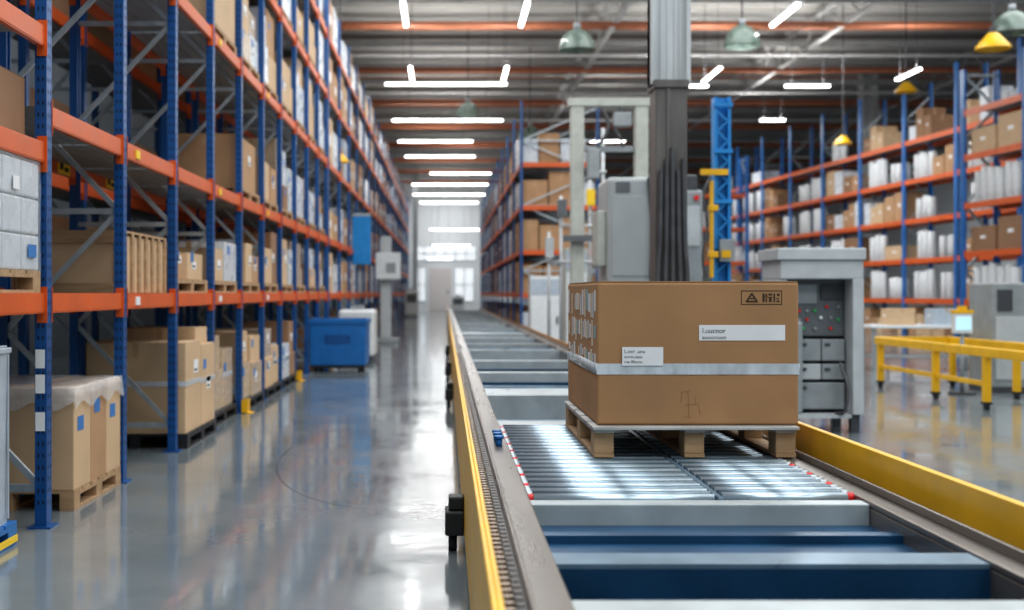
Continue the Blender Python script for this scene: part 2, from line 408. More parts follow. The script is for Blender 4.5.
def pallet(x0, x1, y0, y1, z0, label, group=None, m='wood', h=.14):
    r = thing('pallet', label, 'pallet', ((x0+x1)/2, (y0+y1)/2, z0), group); CULL.append(r)
    d = MB(); n = 6; w = (y1-y0)/n
    for i in range(n): d.box(x0, x1, y0+i*w, y0+(i+1)*w-.025, z0+h-.022, z0+h)
    for xx in (x0, (x0+x1)/2-.05, x1-.1): d.box(xx, xx+.1, y0, y1-.025, z0+h-.044, z0+h-.022)
    d.build('deck', m, r)
    for xx in (x0, (x0+x1)/2-.05, x1-.1):
        for yy in (y0, (y0+y1)/2-.07, y1-.165): MB().box(xx, xx+.1, yy, yy+.14, z0+.02, z0+h-.044).build('block', m, r)
        MB().box(xx, xx+.1, y0, y1-.025, z0, z0+.02).build('base_board', m, r)
    return r

def tote(x0, x1, y0, y1, z0, z1, label, group, m='grayp'):
    r = thing('plastic_tote', label, 'plastic tote', ((x0+x1)/2, (y0+y1)/2, z0), group)
    b = MB().taper(x0+.01, x1-.01, y0+.01, y1-.01, z0, z1-.04, .012)
    n = 5
    for i in range(n):
        yy = y0+.03+(y1-y0-.08)*i/(n-1)
        b.box(x1-.012, x1-.003, yy, yy+.015, z0+.03, z1-.06)
        xx = x0+.03+(x1-x0-.08)*i/(n-1)
        b.box(xx, xx+.015, y0+.003, y0+.012, z0+.03, z1-.06)
    b.build('body', m, r)
    MB().box(x0, x1, y0, y1, z1-.045, z1-.012).box(x0+.02, x1-.02, y0+.02, y1-.02, z1-.012, z1).build('lid', m, r, bevel=.005)
    MB().box(x1-.003, x1, (y0+y1)/2-.07, (y0+y1)/2+.07, z0+.1, z0+.17).build('card_label', 'label', r)
    return r

def by(k): return YN+k*B+.09, YN+(k+1)*B-.09
xf, xr = X1-.02, X1-.95

# bay 0
p0 = pallet(-3.35, xf, 5.95, 7.2, 0, 'blue plastic pallet with yellow edge on the floor at the lower left edge', m='bluep')
MB().box(xf+.001, xf+.008, 5.95, 7.17, .02, .06).build('edge_strip', 'ylabel', p0)
tote(-3.3, xf-.01, 5.95, 7.12, .14, 1.19, 'big grey plastic bin on the blue pallet at the left edge', None)
pallet(-3.4, xf, 6.0, 7.62, 1.5, 'wooden pallet carrying the pale wrapped load at the left edge')
wl = thing('wrapped_load', 'pale film wrapped pallet load on the first shelf at the left edge', 'wrapped load', (-3.0, 6.8, 1.64))
wx0, wx1, wy0, wy1, wz0, wz1 = -3.38, xf-.008, 6.02, 7.6, 1.641, 2.32
st = MB(); nc = 5
for i in range(nc):
    a = wy0+(wy1-wy0)*i/nc; b_ = wy0+(wy1-wy0)*(i+1)/nc-.014
    for j in range(3): st.box(wx0, wx1, a, b_, wz0+(wz1-wz0)*j/3, wz0+(wz1-wz0)*(j+1)/3-.01)
st.build('carton_stack', 'wrap', wl, bevel=.012)
e = .006; st = MB(); n = 16
for i in range(n+1):
    for j in range(9):
        st.v.append((wx1+e+random.uniform(-.003, .004), wy0-e+(wy1-wy0+2*e)*i/n, wz0+(wz1-wz0+.004)*j/8))
for i in range(n):
    for j in range(8): q = i*9+j; st.f.append((q, q+9, q+10, q+1)); st.m.append(0)
st.box(wx0-e, wx1+e, wy0-e-.002, wy0-e, wz0, wz1).box(wx0-e, wx1+e, wy0-e, wy1+e, wz1+.004, wz1+.007)
st.build('stretch_film', 'filmc', wl, smooth=True)
MB().box(wx1+.012, wx1+.015, 7.1, 7.2, 2.12, 2.2).build('paper_label', 'label', wl)
MB().box(wx1+.012, wx1+.015, 7.36, 7.5, 1.72, 1.80).build('paper_label', 'bluelabel', wl)
carton(-3.3, xf-.1, 6.9, 7.6, 2.46, 2.86, 'dark brown carton above the wrapped load at the left edge', m='card3', lab=0)
# bay 1 floor: cartons under plastic
y0, y1 = 8.25, 9.46; ZS = .84
pallet(-3.5, X1-.01, y0, y1, 0, 'yellowish wooden pallet under the plastic covered cartons by the near upright')
for i in range(3):
    w = (y1-y0-.02)/3
    for j in range(2):
        xa = -3.46+j*.455
        carton(xa, xa+.45, y0+.01+i*w, y0+.005+(i+1)*w, .14, ZS,
               'brown carton under the plastic sheet, %s row, %s side' % (('nearest', 'middle', 'farthest')[i], ('rack', 'aisle')[j]), 'cartons under the plastic sheet', 'card2' if (i+j) % 2 else 'card', lab=(2 if j else 4) if i != 1 else 2, band=False)
pl = MB(); nx, ny = 20, 24
xs0, xs1, ys0, ys1 = -3.475, -2.545, y0-.005, y1-.005
for i in range(nx+1):
    for j in range(ny+1):
        a = min(1, max(0, (i-2)/(nx-4))); b_ = min(1, max(0, (j-2)/(ny-4)))
        x = xs0+(xs1-xs0)*a; yv = ys0+(ys1-ys0)*b_
        oi = max(0, 2-i, i-(nx-2)); oj = max(0, 2-j, j-(ny-2)); dd = max(oi, oj)
        if i < 2: x -= .006*oi+.004
        if i > nx-2: x += .006*oi+.004
        if j < 2: yv -= .006*oj+.004
        if j > ny-2: yv += .004*oj
        z = ZS+.006+random.uniform(0, .014) if dd == 0 else ZS-(.06+.016*math.sin(i*1.3+j*.9))*dd
        pl.v.append((x, yv, z))
for i in range(nx):
    for j in range(ny):
        a = i*(ny+1)+j; pl.f.append((a, a+ny+1, a+ny+2, a+1)); pl.m.append(0)
tag(pl.build('plastic_sheet', 'plastic', loc=(-3.0, 8.85, .81), smooth=True), 'crumpled clear plastic sheet draped over the nearest floor cartons', 'plastic sheet')
# bay 2, first shelf : wooden crate
def crate(x0, x1, y0, y1, z0, z1, label):
    r = thing('wooden_crate', label, 'wooden crate', ((x0+x1)/2, (y0+y1)/2, z0))
    MB().box(x0+.02, x1-.02, y0+.02, y1-.02, z0, z1-.02).build('body', 'card2', r)
    n = 7
    for i in range(n):
        yy = y0+(y1-y0-.07)*i/(n-1); MB().box(x1-.02, x1, yy, yy+.07, z0, z1).build('batten', 'wood', r)
    for xx in (x0, x1-.08): MB().box(xx, xx+.08, y0, y0+.02, z0, z1).build('batten', 'wood', r)
    MB().box(x0+.08, x1-.08, y0, y0+.02, z0, z0+.08).build('rail', 'wood', r)
    MB().box(x0+.08, x1-.08, y0, y0+.02, z1-.08, z1).build('rail', 'wood', r)
    MB().box(x0, x1, y0, y1, z1, z1+.02).build('lid', 'wood', r)
crate(xr, X1-.06, 9.75, 11.2, 1.502, 1.99, 'wooden slatted crate on the first shelf of the near left rack')
# bay 3 floor
pallet(-3.5, X1+.06, 11.55, 13.05, 0, 'black plastic pallet under the brown cartons behind the second upright', m='blackp')
for i, (a, b_, z) in enumerate(((11.56, 12.28, 1.02), (12.31, 13.02, .97))):
    carton(-3.46, X1+.04, a, b_, .14, z, 'large tan carton with a pale strap on the black pallet, %s of two' % ('nearer', 'farther')[i], 'strapped cartons on the black pallet', ('card2', 'card2')[i], lab=(1, 3)[i], band=True)
carton(-3.3, X1-.03, 12.35, 12.95, .97, 1.14, 'low pale carton lying on the farther strapped carton', m='card2', lab=0)
kinds = ['card', 'card2', 'card', 'wrap', 'card2', 'card3', 'film', 'wrap']
desc = {'card': 'brown carton', 'card2': 'pale brown carton', 'wrap': 'white wrapped load', 'card3': 'dark brown carton', 'grayp': 'grey tote', 'film': 'film wrapped brown load'}
def fill(k, lev, z, hmax, nsp, kinds=kinds, palletm='wood', out=0):
    a, b_ = by(k)
    if not visible(xr, xf, a, b_, z, z+hmax): return
    where = ('on the floor' if lev == 0 else '%s shelf' % ORD[lev])+' of the left rack, %s bay' % ORD[k+1]
    pallet(xr+.03, xf-.02+out, a+.03, b_-.03, z, '%s pallet, %s' % ('wooden' if palletm == 'wood' else 'dark plastic', where), 'rack pallets', m=palletm)
    cuts = [0]+sorted((i+random.uniform(-.22, .22))/nsp for i in range(1, nsp))+[1]
    for i in range(nsp):
        m = random.choice(kinds); h = random.uniform(.55, 1)*hmax
        y0, y1 = a+.05+(b_-a-.1)*cuts[i], a+.05+(b_-a-.1)*cuts[i+1]-.02
        pos = '' if nsp == 1 else (', nearer', ', farther')[i] if nsp == 2 else (', nearest', ', middle', ', farthest')[i]
        xx = xf-.02-random.uniform(0, .06)+out
        if h > .7 and random.random() < .6:
            zm = z+.14+h*random.uniform(.4, .6)
            carton(xr+.06, xx, y0, y1, z+.14, zm, 'lower %s, %s%s' % (desc[m], where, pos), 'loads in the left rack', m, lab=random.choice((0, 2, 2, 3)))
            m = random.choice(kinds)
            carton(xr+.06, xx-.03, y0+.01, y1-.01, zm+.002, z+.14+h, 'upper %s, %s%s' % (desc[m], where, pos), 'loads in the left rack', m, lab=random.choice((1, 2, 2)))
        else:
            carton(xr+.06, xx, y0, y1, z+.14, z+.14+h, '%s, %s%s' % (desc[m], where, pos), 'loads in the left rack', m, lab=random.choice((1, 2, 3, 3)), band=(lev == 0))
fill(3, 1, 1.5, .42, 2, ['card', 'card2']); fill(4, 1, 1.5, .5, 2, ['card2', 'wrap']); fill(5, 1, 1.5, .55, 3, ['card', 'card2', 'wrap'])
fill(4, 0, 0, .9, 2, ['card', 'film'], 'blackp')
fill(5, 0, 0, .98, 2, ['card2', 'film'], 'blackp', .06); fill(6, 0, 0, .95, 2, ['card2', 'film', 'wrap'], 'blackp', .06); fill(7, 0, 0, .9, 2, ['wrap', 'card3'], 'blackp', .05)
fill(5, 2, 2.71, 1.02, 1, ['card']); fill(6, 2, 2.71, .95, 2); fill(7, 2, 2.71, 1.1, 3); fill(8, 2, 2.71, 1.0, 1); fill(9, 2, 2.71, 1.1, 2); fill(10, 2, 2.71, 1.0, 2)
for k in (6, 7, 8, 9, 10): fill(k, 1, 1.5, .8, (2, 3, 1)[k % 3])
for k in (4, 5, 6, 7, 8, 9, 10): fill(k, 3, 4.4, 1.2, (2, 1, 2)[k % 3], ['wrap', 'card2', 'wrap', 'card', 'film'])
for k in (6, 7, 8, 9, 10): fill(k, 4, 5.9, .95, 1, ['wrap', 'card', 'card2'])
for k in (8, 9, 10): fill(k, 5, 7.2, .9, 1, ['wrap', 'card2'])

# far loads: one mesh each, shared data, scaled copies
def proto(m, tapem):
    b = MB().box(-.5, .5, -.5, .5, 0, .985).box(-.5, -.01, -.5, .5, .985, 1).box(.01, .5, -.5, .5, .985, 1)
    b.box(-.04, .04, -.503, .503, 1, 1.004, 1).box(-.04, .04, -.503, -.5, .75, 1, 1).box(.5, .503, -.15, .2, .4, .65, 2).box(-.503, -.5, -.1, .12, .5, .62, 2)
    o = b.build('carton', [m, tapem, 'label']); me = o.data; bpy.data.objects.remove(o); return me
PR = {k: proto(k, 'btape' if k != 'wrap' else 'tape') for k in ('card', 'card2', 'card3', 'wrap', 'grayp')}
KN = {'grayp': ('plastic_tote', 'plastic tote'), 'wrap': ('wrapped_load', 'wrapped load')}
def block(m, x0, x1, y0, y1, z0, z1, label, group, rot=0):
    nm, ct_ = KN.get(m, ('carton', 'carton'))
    o = bpy.data.objects.new(nm, PR[m]); COL.objects.link(o)
    o.location = ((x0+x1)/2, (y0+y1)/2, z0); o.scale = (x1-x0, y1-y0, z1-z0); o.rotation_euler.z = rot
    CULL.append(o)
    tag(o, label, ct_, group); return o
LN = ['floor level', 'first shelf', 'second shelf', 'third shelf', 'fourth shelf', 'top shelf']
for k in range(20):
    a = 26.3+k*2.9
    for lev, z in enumerate([0]+LV):
        if k > 12 and lev == 0 and k % 2: continue
        n = 2 if k < 6 else 1
        w = 2.7/n
        for i in range(n):
            m = random.choice(['card', 'wrap', 'card2', 'wrap', 'card', 'grayp']); h = random.uniform(.6, 1.05)
            y0 = a+.1+i*w
            block(m, xr+.05, xf-.03, y0, y0+w-.08, z, z+h, 'blurred %s on the %s of the far left rack' % (desc[m], LN[lev]), 'far left rack, '+LN[lev]+', '+desc[m])
for k in range(2, 9):
    for lev, z in ((1, 1.5), (2, 2.71), (3, 4.4)):
        if random.random() < .8:
            a = YN+k*B+.12; h = random.uniform(.5, .9); m = random.choice(['card', 'card3', 'card2'])
            if visible(-4.85, -4.0, a, a+1.5, z, z+h):
                block(m, -4.85, -4.0, a, a+1.5, z, z+h, '%s, %s of the rack behind the near left rack, %s bay' % (desc[m], LN[lev], ORD[k+1]), 'cartons in the rear rack')
RM = random.Random(5)
for k in range(MB_N):
    a = 35+k*MB_BAY
    for lev, z in enumerate([0, 1.5, 2.75, 4.05, 5.3]):
        if k == 0:      # near end: several smaller cartons side by side
            xs_ = 2.27; j = 0
            while xs_ < 4.2:
                ww = min(RM.choice((.5, .62, .78)), 4.42-xs_); m = RM.choice(['card3', 'card', 'wrap', 'card2', 'card'])
                if ww > .3:
                    block(m, xs_, xs_+ww-.04, a+.15, a+1.3, z, z+RM.uniform(.7, 1.02), '%s, near end of the conveyor side rack, %s, %s from left' % (desc[m], LN[lev], ORD[j+1]), 'near end of the conveyor side rack')
                xs_ += ww; j += 1
        n = 2 if k < 3 else 1
        ww = (MB_BAY-.16)/n
        for i in range(n):
            if k == 0 and i == 0: continue
            m = RM.choice(['card3', 'card', 'wrap', 'wrap', 'card2'])
            block(m, 2.26, 3.3, a+.08+i*ww+(.15 if k == 0 else 0), a+.08+(i+1)*ww-.05, z, z+RM.uniform(.8, 1.04), '%s on the %s of the rack beyond the conveyor' % (desc[m], LN[lev]), 'conveyor side rack, %s, %s' % (LN[lev], desc[m]))

# right racks: loads in rack coordinates
def rp(root, x, y, ang):
    v = Matrix.Rotation(ang, 3, 'Z') @ Vector((x, y, 0)); return root.location.x+v.x, root.location.y+v.y
roll = MB().lathe([(.03, 0), (.125, 0), (.14, .02), (.14, 1.03), (.125, 1.05), (.03, 1.05), (.03, 0)], n=14).build('wrapped_roll', 'roll', smooth=True)
roll_me = roll.data; bpy.data.objects.remove(roll)
def rolls(root, y0, z, n, label, group, ang, sc_=1, step=.42):
    for i in range(n):
        x, y = rp(root, .24+random.uniform(0, .08), y0+.2+i*step, ang)
        o = bpy.data.objects.new('wrapped_roll', roll_me); COL.objects.link(o); o.location = (x, y, z); o.scale = (1, 1, sc_*random.uniform(.9, 1.04)); CULL.append(o)
        tag(o, label, 'roll', group)
def load(root, m, y0, y1, z, h, label, group, ang, d=.9, xc=.55):
    x, y = rp(root, xc, (y0+y1)/2, ang)
    block(m, x-d/2, x+d/2, y-(y1-y0)/2, y+(y1-y0)/2, z, z+h, label, group, rot=ang)
R2 = random.Random(21)
def half(root, y0, wd, lev, z, where, pre, ang, p=.6):
    q = R2.random()
    if q < p and lev:
        st_ = R2.choice((.37, .42, .46)); n = int((wd-.1)/st_)
        rolls(root, y0, z, n, 'upright white roll on the %s of %s' % (LN[lev], where), 'white rolls, %s, %s' % (pre, LN[lev]), ang, R2.choice((.75, .9, 1.0)), st_)
    elif q < .92 or not lev:
        n = R2.choice((1, 2, 3))
        for i in range(n):
            m = R2.choice(['card', 'card3', 'card', 'card2', 'wrap'])
            ww = wd/n
            load(root, m, y0+i*ww, y0+ww*(i+.93), z, R2.uniform(.5, 1.1), '%s on the %s of %s' % (desc[m], LN[lev], where), '%s, %s, %s' % (pre, LN[lev], desc[m]), ang, d=.85)
for k in range(NA):
    for lev, z in enumerate([0]+LA):
        for h_ in (0, 1):
            if lev == 5 and R2.random() < .5: continue
            half(rA, k*BA+.17+h_*1.82, 1.76, lev, z, 'the long right background rack', 'right rack', rotR)
for k in range(2):
    for lev, z in enumerate([0]+LB[:4]):
        y0 = k*3.3+.2
        m = ['card2', 'card', 'wrap', 'card3', 'card'][(lev+k) % 5]
        if (lev+k) in (2, 4):
            rolls(rB, y0, z, 7, 'upright white roll on the rack at the right edge', 'white rolls at the right edge', rotR, .95, .41); continue
        for i in range(2):
            load(rB, m, y0+.03+i*1.45, y0+1.35+i*1.45, z, (.9, .7)[(i+lev) % 2], '%s, %s of the right edge rack, %s bay, %s' % (desc[m], LN[lev], ('near', 'far')[k], ('nearer', 'farther')[i]), 'right edge rack loads', rotR, d=.85)
for k in range(2):
    for lev, z in enumerate([0, 1.4, 3.0, 4.6]):
        for h_ in (0, 1): half(rC, k*4.05+.17+h_*1.9, 1.84, lev, z, 'the rack behind the mast', 'rack behind the mast', -PI/2, .4)

# ------------------------------------------------------------------ roller conveyor
cv = thing('roller_conveyor', 'long roller conveyor with yellow guards running down the hall', 'conveyor', (1.0, 5.0, 0))
CE = 62
XA, XB = .335, 1.70
MB().box(.110, .125, .5, CE, .12, .765).box(.125, .140, .5, CE, .75, .765).build('side_guard', 'yellow', cv, bevel=.004)['label'] = 'yellow left side guard'
MB().box(.112, .215, .5, CE, .08, .12).box(.15, .215, .5, CE, .12, .655).build('lower_frame', 'mgrey', cv)
MB().box(.14, .215, .5, CE, .655, .68).build('chain_channel', 'chain', cv)
ch = MB(); y = 2.4
while y < 16:
    ch.cyl((.163, y, .68), (.163, y, .712), .017, 8); ch.box(.182, .205, y-.024, y+.024, .68, .708, 1); y += .066
ch.build('chain', ['pin', 'chain'], cv)
MB().box(.215, XA, .5, CE, .66, .69).box(.218, .235, .5, CE, .69, .703).box(.30, XA, .5, CE, .30, .66).build('side_rail', 'rail', cv, bevel=.006)
MB().box(XB, XB+.11, .5, CE, .64, .665).box(XB, XB+.03, .5, CE, .30, .64).box(XB+.085, XB+.1, .5, CE, .665, .70).build('side_rail', 'rail', cv, bevel=.006)
MB().box(XB+.11, XB+.2, .5, CE, .62, .655).box(XB+.03, XB+.2, .5, CE, .5, .62).build('chain_channel', 'chain', cv)
MB().box(XB+.2, XB+.210, .5, 7.2, .60, .80).box(XB+.210, XB+.235, .5, 7.2, .79, .80).build('side_guard', 'yellow', cv, bevel=.003)['label'] = 'yellow right side guard'
MB().box(XB+.15, XB+.2, .5, CE, .1, .5).build('lower_frame', 'mgrey', cv)
MB().box(XB+.2, XB+.22, 7.2, CE, .60, .71).build('side_guard', 'oredge', cv)['label'] = 'dull orange right edge strip'
MB().box(XA, XB, 4.80, 4.90, .55, .655).build('cross_beam', 'cbeam', cv, bevel=.006)
def beam2(ya, yb, zt, h, top, face):
    b = MB().box(XA, XB, ya, yb, zt-.015, zt, 0).box(XA, XB, ya, ya+.015, zt-h, zt-.015, 1)
    b.build('cross_beam', [top, face], cv)
beam2(3.74, 3.90, .655, .22, 'cedge', 'cblue')
beam2(3.02, 3.28, .66, .12, 'cbeam', 'cbeam')
beam2(2.3, 2.6, .655, .2, 'cedge', 'cblue')
MB().box(XA, XB, .5, 3.74, .40, .42).build('tray_panel', 'cblue', cv)
MB().box(XA, XB, 3.92, 4.8, .55, .57).box(XA, XB, 4.45, 4.52, .57, .60).build('tray_panel', 'cblue', cv)
MB().box(XA, XB, 4.9, 7.7, .45, .47).build('tray_panel', 'dgrey', cv)  # tray coloured dark so the gaps between rollers read as shade
y = 7.7; i = 0
while y < CE-3:      # separate pale crossbars over deep blue trays, some pale panels
    st = (2.2, 2.8)[i % 2] if y < 24 else 4.2
    if i % 3 == 1:
        beam2(y, y+.14, .655, .24, 'cbeam', 'cbeam')
        MB().box(XA, XB, y+.14, y+st*.4, .60, .625).build('pale_panel', 'cpanel', cv)
        beam2(y+st*.4, y+st*.4+.08, .64, .14, 'cedge', 'cblue')
        MB().box(XA, XB, y+st*.4+.08, y+st, .28, .30).build('tray_panel', 'cblue', cv)
    else:
        beam2(y, y+.22, .655, .10, 'cbeam', 'cbeam')
        beam2(y+st*.5, y+st*.5+.10, .56, .12, 'cedge', 'cblue')
        MB().box(XA, XB, y+.22, y+st, .28, .30).build('tray_panel', 'cblue', cv)
    y += st; i += 1
# rollers in two sections with a divider
XM = 1.13
MB().box(XM-.01, XM+.01, 4.9, 7.7, .60, .664).build('divider', 'cedge', cv, bevel=.003)
for sec, (xa_, xb_, off) in enumerate(((XA+.03, XM-.02, 0), (XM+.02, XB-.03, .035))):
    y = 4.96+off; i = 0
    while y < 7.62:
        r = MB().cyl((xa_, y, .643), (xb_, y, .643), .028, 20)
        ro = r.build('roller', 'roller2' if i % 2 else 'roller', cv, smooth=True)
        xx = XA+.002 if sec == 0 else XB-.034
        MB().cyl((xx, y, .648), (xx+.032, y, .648), .022, 12).build('end_cap', 'red' if i % 4 == 0 else 'galv', ro, smooth=True)
        y += .07; i += 1
for yy in (6.35, 6.5, 6.62):
    MB().cyl((XA-.05, yy, .69), (XA-.05, yy, .73), .018, 10).cyl((XA-.05, yy, .73), (XA-.05, yy, .745), .026, 10).build('sensor', 'bluep', cv, smooth=True)
for yy in (7.0, 15.8, 20.5, 27):
    d = MB().box(.0, .11, yy-.1, yy+.12, .10, .24).box(.02, .11, yy-.06, yy+.08, .24, .32).build('drive_unit', 'blackp', cv, bevel=.012)
    MB().cyl((.02, yy, .05), (.07, yy, .05), .05, 14).build('wheel', 'blackp', d, smooth=True)
for yy in (2, 4.5, 7.5, 11, 15, 20, 26, 33, 41, 50, 60):
    for xx in (.16, XB+.13):
        l = MB().box(xx, xx+.05, yy, yy+.06, .02, .2).build('leg', 'mgrey', cv)
        MB().box(xx-.02, xx+.07, yy-.02, yy+.08, 0, .02).build('foot', 'blackp', l)

# ------------------------------------------------------------------ the big carton on its pallet
BY = 6.07; bx0, bx1, by0, by1, bz0, bz1 = .769, 1.79, BY, 7.5, .832, 1.56
pr = thing('pallet', 'pale wooden pallet on the rollers under the big carton', 'pallet', (1.24, 6.75, .674))
for i in range(5):
    yy = 6.03+i*.30; MB().box(.74, 1.775, yy-.03, yy+.22, .814, .83).build('deck_board', 'woodg', pr, bevel=.003)
for xx in (.75, 1.205, 1.665):
    MB().box(xx, xx+.10, 6.03, 7.47, .797, .813).build('stringer_board', 'woodg', pr)
    for yy in (6.04, 6.68, 7.32): MB().box(xx, xx+.10, yy, yy+.14, .692, .797).build('block', 'wood', pr, bevel=.004)
    MB().box(xx, xx+.10, 6.03, 7.47, .674, .692).build('base_board', 'wood', pr)
hc = thing('carton', 'large brown carton with white tape band and labels on the conveyor', 'carton', ((bx0+bx1)/2, 6.8, bz0))
MB().box(bx0, bx1, by0, by1, bz0, bz1-.006).build('body', 'hero', hc, bevel=.012)
xm = (by0+by1)/2
MB().box(bx0+.005, bx1-.005, by0+.005, xm-.003, bz1-.006, bz1).build('flap', 'hero', hc)
MB().box(bx0+.005, bx1-.005, xm+.003, by1-.005, bz1-.006, bz1).build('flap', 'hero', hc)
za, zb = fz(374.5, BY), fz(363.5, BY)
e = .004
tb = MB()
n = 24; o0 = len(tb.v)
for i in range(n+1):      # front of the band, slightly wrinkled
    x = bx0-e+(bx1-bx0+2*e)*i/n
    for j in range(4):
        wv = random.uniform(-.001, .001) if 0 < i < n else 0
        tb.v.append((x, by0-.0028+wv, za+(zb-za)*j/3))
for i in range(n):
    for j in range(3):
        q = o0+i*4+j; tb.f.append((q, q+4, q+5, q+1)); tb.m.append(0)
tb.box(bx0-e, bx0-.0005, by0-.003, by1, za, zb).box(bx1+.0005, bx1+e, by0-.003, by1, za, zb).box(bx0-e, bx1+e, by1+.0005, by1+e, za, zb).build('tape_band', 'band', hc, smooth=True)
def fr(u0, v0, u1, v1, name, m, par, d=.003, d0=.0005):
    return MB().box(fx(u0, BY), fx(u1, BY), BY-d, BY-d0, fz(v1, BY), fz(v0, BY)).build(name, m, par)
lb = fr(699, 325, 785, 340.5, 'address_label', 'label', hc)
text('l.uucnor', .036, (fx(702, BY), BY-.0035, fz(333, BY)), 'label_text', lb, 'ink')
text('aauucrcuon', .026, (fx(702, BY), BY-.0035, fz(339, BY)), 'label_text', lb, 'ink')
l2 = fr(622, 347, 663, 365.5, 'shipping_label', 'label', hc, d=.0075, d0=.0055)
text('L.ocr .unu', .026, (fx(624, BY), BY-.008, fz(353, BY)), 'label_text', l2, 'ink')
text('ournc.oauu', .02, (fx(624, BY), BY-.008, fz(358, BY)), 'label_text', l2, 'ink')
text('rue 00ucnu', .02, (fx(624, BY), BY-.008, fz(363, BY)), 'label_text', l2, 'ink')
mk = MB()
def ln(u0, v0, u1, v1): mk.box(fx(u0, BY), fx(u1, BY), BY-.0015, BY-.0004, fz(v1, BY), fz(v0, BY))
ln(741, 290.5, 782, 291.2); ln(741, 304, 782, 304.7); ln(741, 290.5, 741.7, 304.7); ln(781.3, 290.5, 782, 304.7)
for a, b_, v0, v1 in ((762.5, 764.5, 293.5, 302), (765.5, 767, 293.5, 297), (765.5, 767, 298.5, 302), (768.5, 772, 293.5, 295.5), (769, 771.5, 297, 302), (773.5, 775, 293.5, 302), (776.5, 779, 298, 299.2), (777, 779.5, 293.5, 296), (776.5, 779.5, 300.5, 302), (764.5, 773, 297, 297.6)): ln(a, v0, b_, v1)
def seg(a, b_, w=.008): mk.bar((fx(a[0], BY), BY-.001, fz(a[1], BY)), (fx(b_[0], BY), BY-.001, fz(b_[1], BY)), .001, w)
seg((746.5, 301.5), (751.8, 293.5)); seg((751.8, 293.5), (757, 301.5)); seg((746, 301.5), (757.5, 301.5)); seg((749.5, 298.5), (754, 298.5), .006)
mk.build('handling_mark', 'softink', hc)
mk = MB()
for a, b_ in (((681, 392), (691, 391)), ((682, 393), (681, 403)), ((688, 392), (689, 416)), ((696, 396), (695, 405)), ((684, 405), (699, 404)), ((699, 406), (700, 415)), ((683, 416), (692, 417))): seg(a, b_, .003)
mk.build('scuff_mark', 'fade', hc)
cols = ['label', 'grey_l', 'cream_l', 'label', 'teal_l', 'cream_l', 'label', 'grey_l', 'cream_l']
ci = 0
for r_, (z0, z1) in enumerate(((1.38, 1.51), (1.24, 1.35), (1.13, 1.20))):
    y = 6.12
    while y < 7.42:
        ww = random.uniform(.035, .07)
        if random.random() < .88:
            MB().box(bx0-.003, bx0-.0005, y, y+ww, z0+random.uniform(-.015, .03), z1+random.uniform(-.02, .015)).build('sticker', cols[ci % 9], hc); ci += 1
        y += ww+random.uniform(.025, .06)

# ------------------------------------------------------------------ big column with cables
cy = 13.0; cx = fx(669, cy)
co = thing('steel_column', 'tall grey building column with cables rising behind the big carton', 'column', (cx, cy, 0))
w = .215; zc = fz(86, cy)
up = MB().box(cx-w, cx-w+.05, cy-.12, cy+.12, zc, ZC).box(cx+w-.05, cx+w, cy-.12, cy+.12, zc, ZC).box(cx-w, cx+w, cy-.06, cy+.12, zc, ZC)
for q in (-.1, -.03, .05, .11): up.box(cx+q-.012, cx+q+.012, cy-.08, cy-.06, zc, ZC)
up.build('upper_shaft', 'column', co, bevel=.008)
MB().box(cx-w+.04, cx+w-.05, cy-.17, cy+.2, 0, zc).box(cx-.06, cx-.02, cy-.185, cy-.17, 1.5, zc).build('lower_shaft', 'columnd', co, bevel=.01)
MB().box(cx-w+.02, cx+w-.03, cy-.2, cy+.22, zc-.05, zc+.04).build('collar', 'columnd', co, bevel=.01)
MB().box(cx-.3, cx+.3, cy-.3, cy+.3, 0, .04).build('base_plate', 'columnd', co)
zt = fz(172, cy)
for i, q in enumerate((-.13, -.065, 0, .065, .125)):
    MB().hose([(cx+q*1.35, cy-.22, .6), (cx+q*1.25, cy-.215, 1.6), (cx+q*1.08, cy-.21, 2.0), (cx+q, cy-.205, 2.4), (cx+q*.95, cy-.2, zt+(i % 3)*.12)], .027).build('cable', 'cable', co, smooth=True)

# ------------------------------------------------------------------ cream gantry, pipe frame and grey housings behind
gy = 22
g = thing('machine_gantry', 'slim cream portal frame standing behind the conveyor, left of the column', 'machine frame', (fx(606, gy), gy, 0))
for u in (577, 641):
    x = fx(u, gy); q = MB().box(x-.12, x+.12, gy-.12, gy+.12, 0, fz(106, gy))
    c_ = q.build('column', 'cream', g, bevel=.01)
    MB().box(x-.2, x+.2, gy-.2, gy+.2, 0, .03).build('base_plate', 'mgrey', c_)
MB().box(fx(568, gy), fx(652, gy), gy-.14, gy+.14, fz(107, gy), fz(99, gy)).build('top_beam', 'cream', g, bevel=.01)
MB().box(fx(562, gy), fx(606, gy), gy-.28, gy-.14, fz(242, gy), fz(236, gy)).build('arm', 'slate', g)
MB().box(fx(586, gy), fx(598, gy), gy-.3, gy-.05, fz(180, gy), fz(150, gy)).build('hoist', 'mgrey', g, bevel=.02)
MB().box(fx(583, gy), fx(635, gy), gy-.05, gy+.05, fz(152, gy), fz(146, gy)).build('cross_bar', 'mgrey', g)
MB().hose([(fx(600, gy), gy-.18, fz(108, gy)), (fx(607, gy), gy-.2, fz(128, gy)), (fx(596, gy), gy-.2, fz(150, gy))], .03).build('cable', 'cable', g, smooth=True)
MB().hose([(fx(618, gy), gy-.18, fz(108, gy)), (fx(613, gy), gy-.2, fz(126, gy)), (fx(622, gy), gy-.2, fz(148, gy))], .025).build('cable', 'cable', g, smooth=True)
MB().box(fx(612, gy), fx(630, gy), gy-.25, gy-.05, fz(128, gy), fz(114, gy)).build('control_box', 'mgrey', g, bevel=.02)
py = 25.5
pf = thing('pipe_frame', 'thin grey pipe stand with small boxes, between the conveyor side rack and cream gantry', 'pipe frame', (fx(580, py), py, 0))
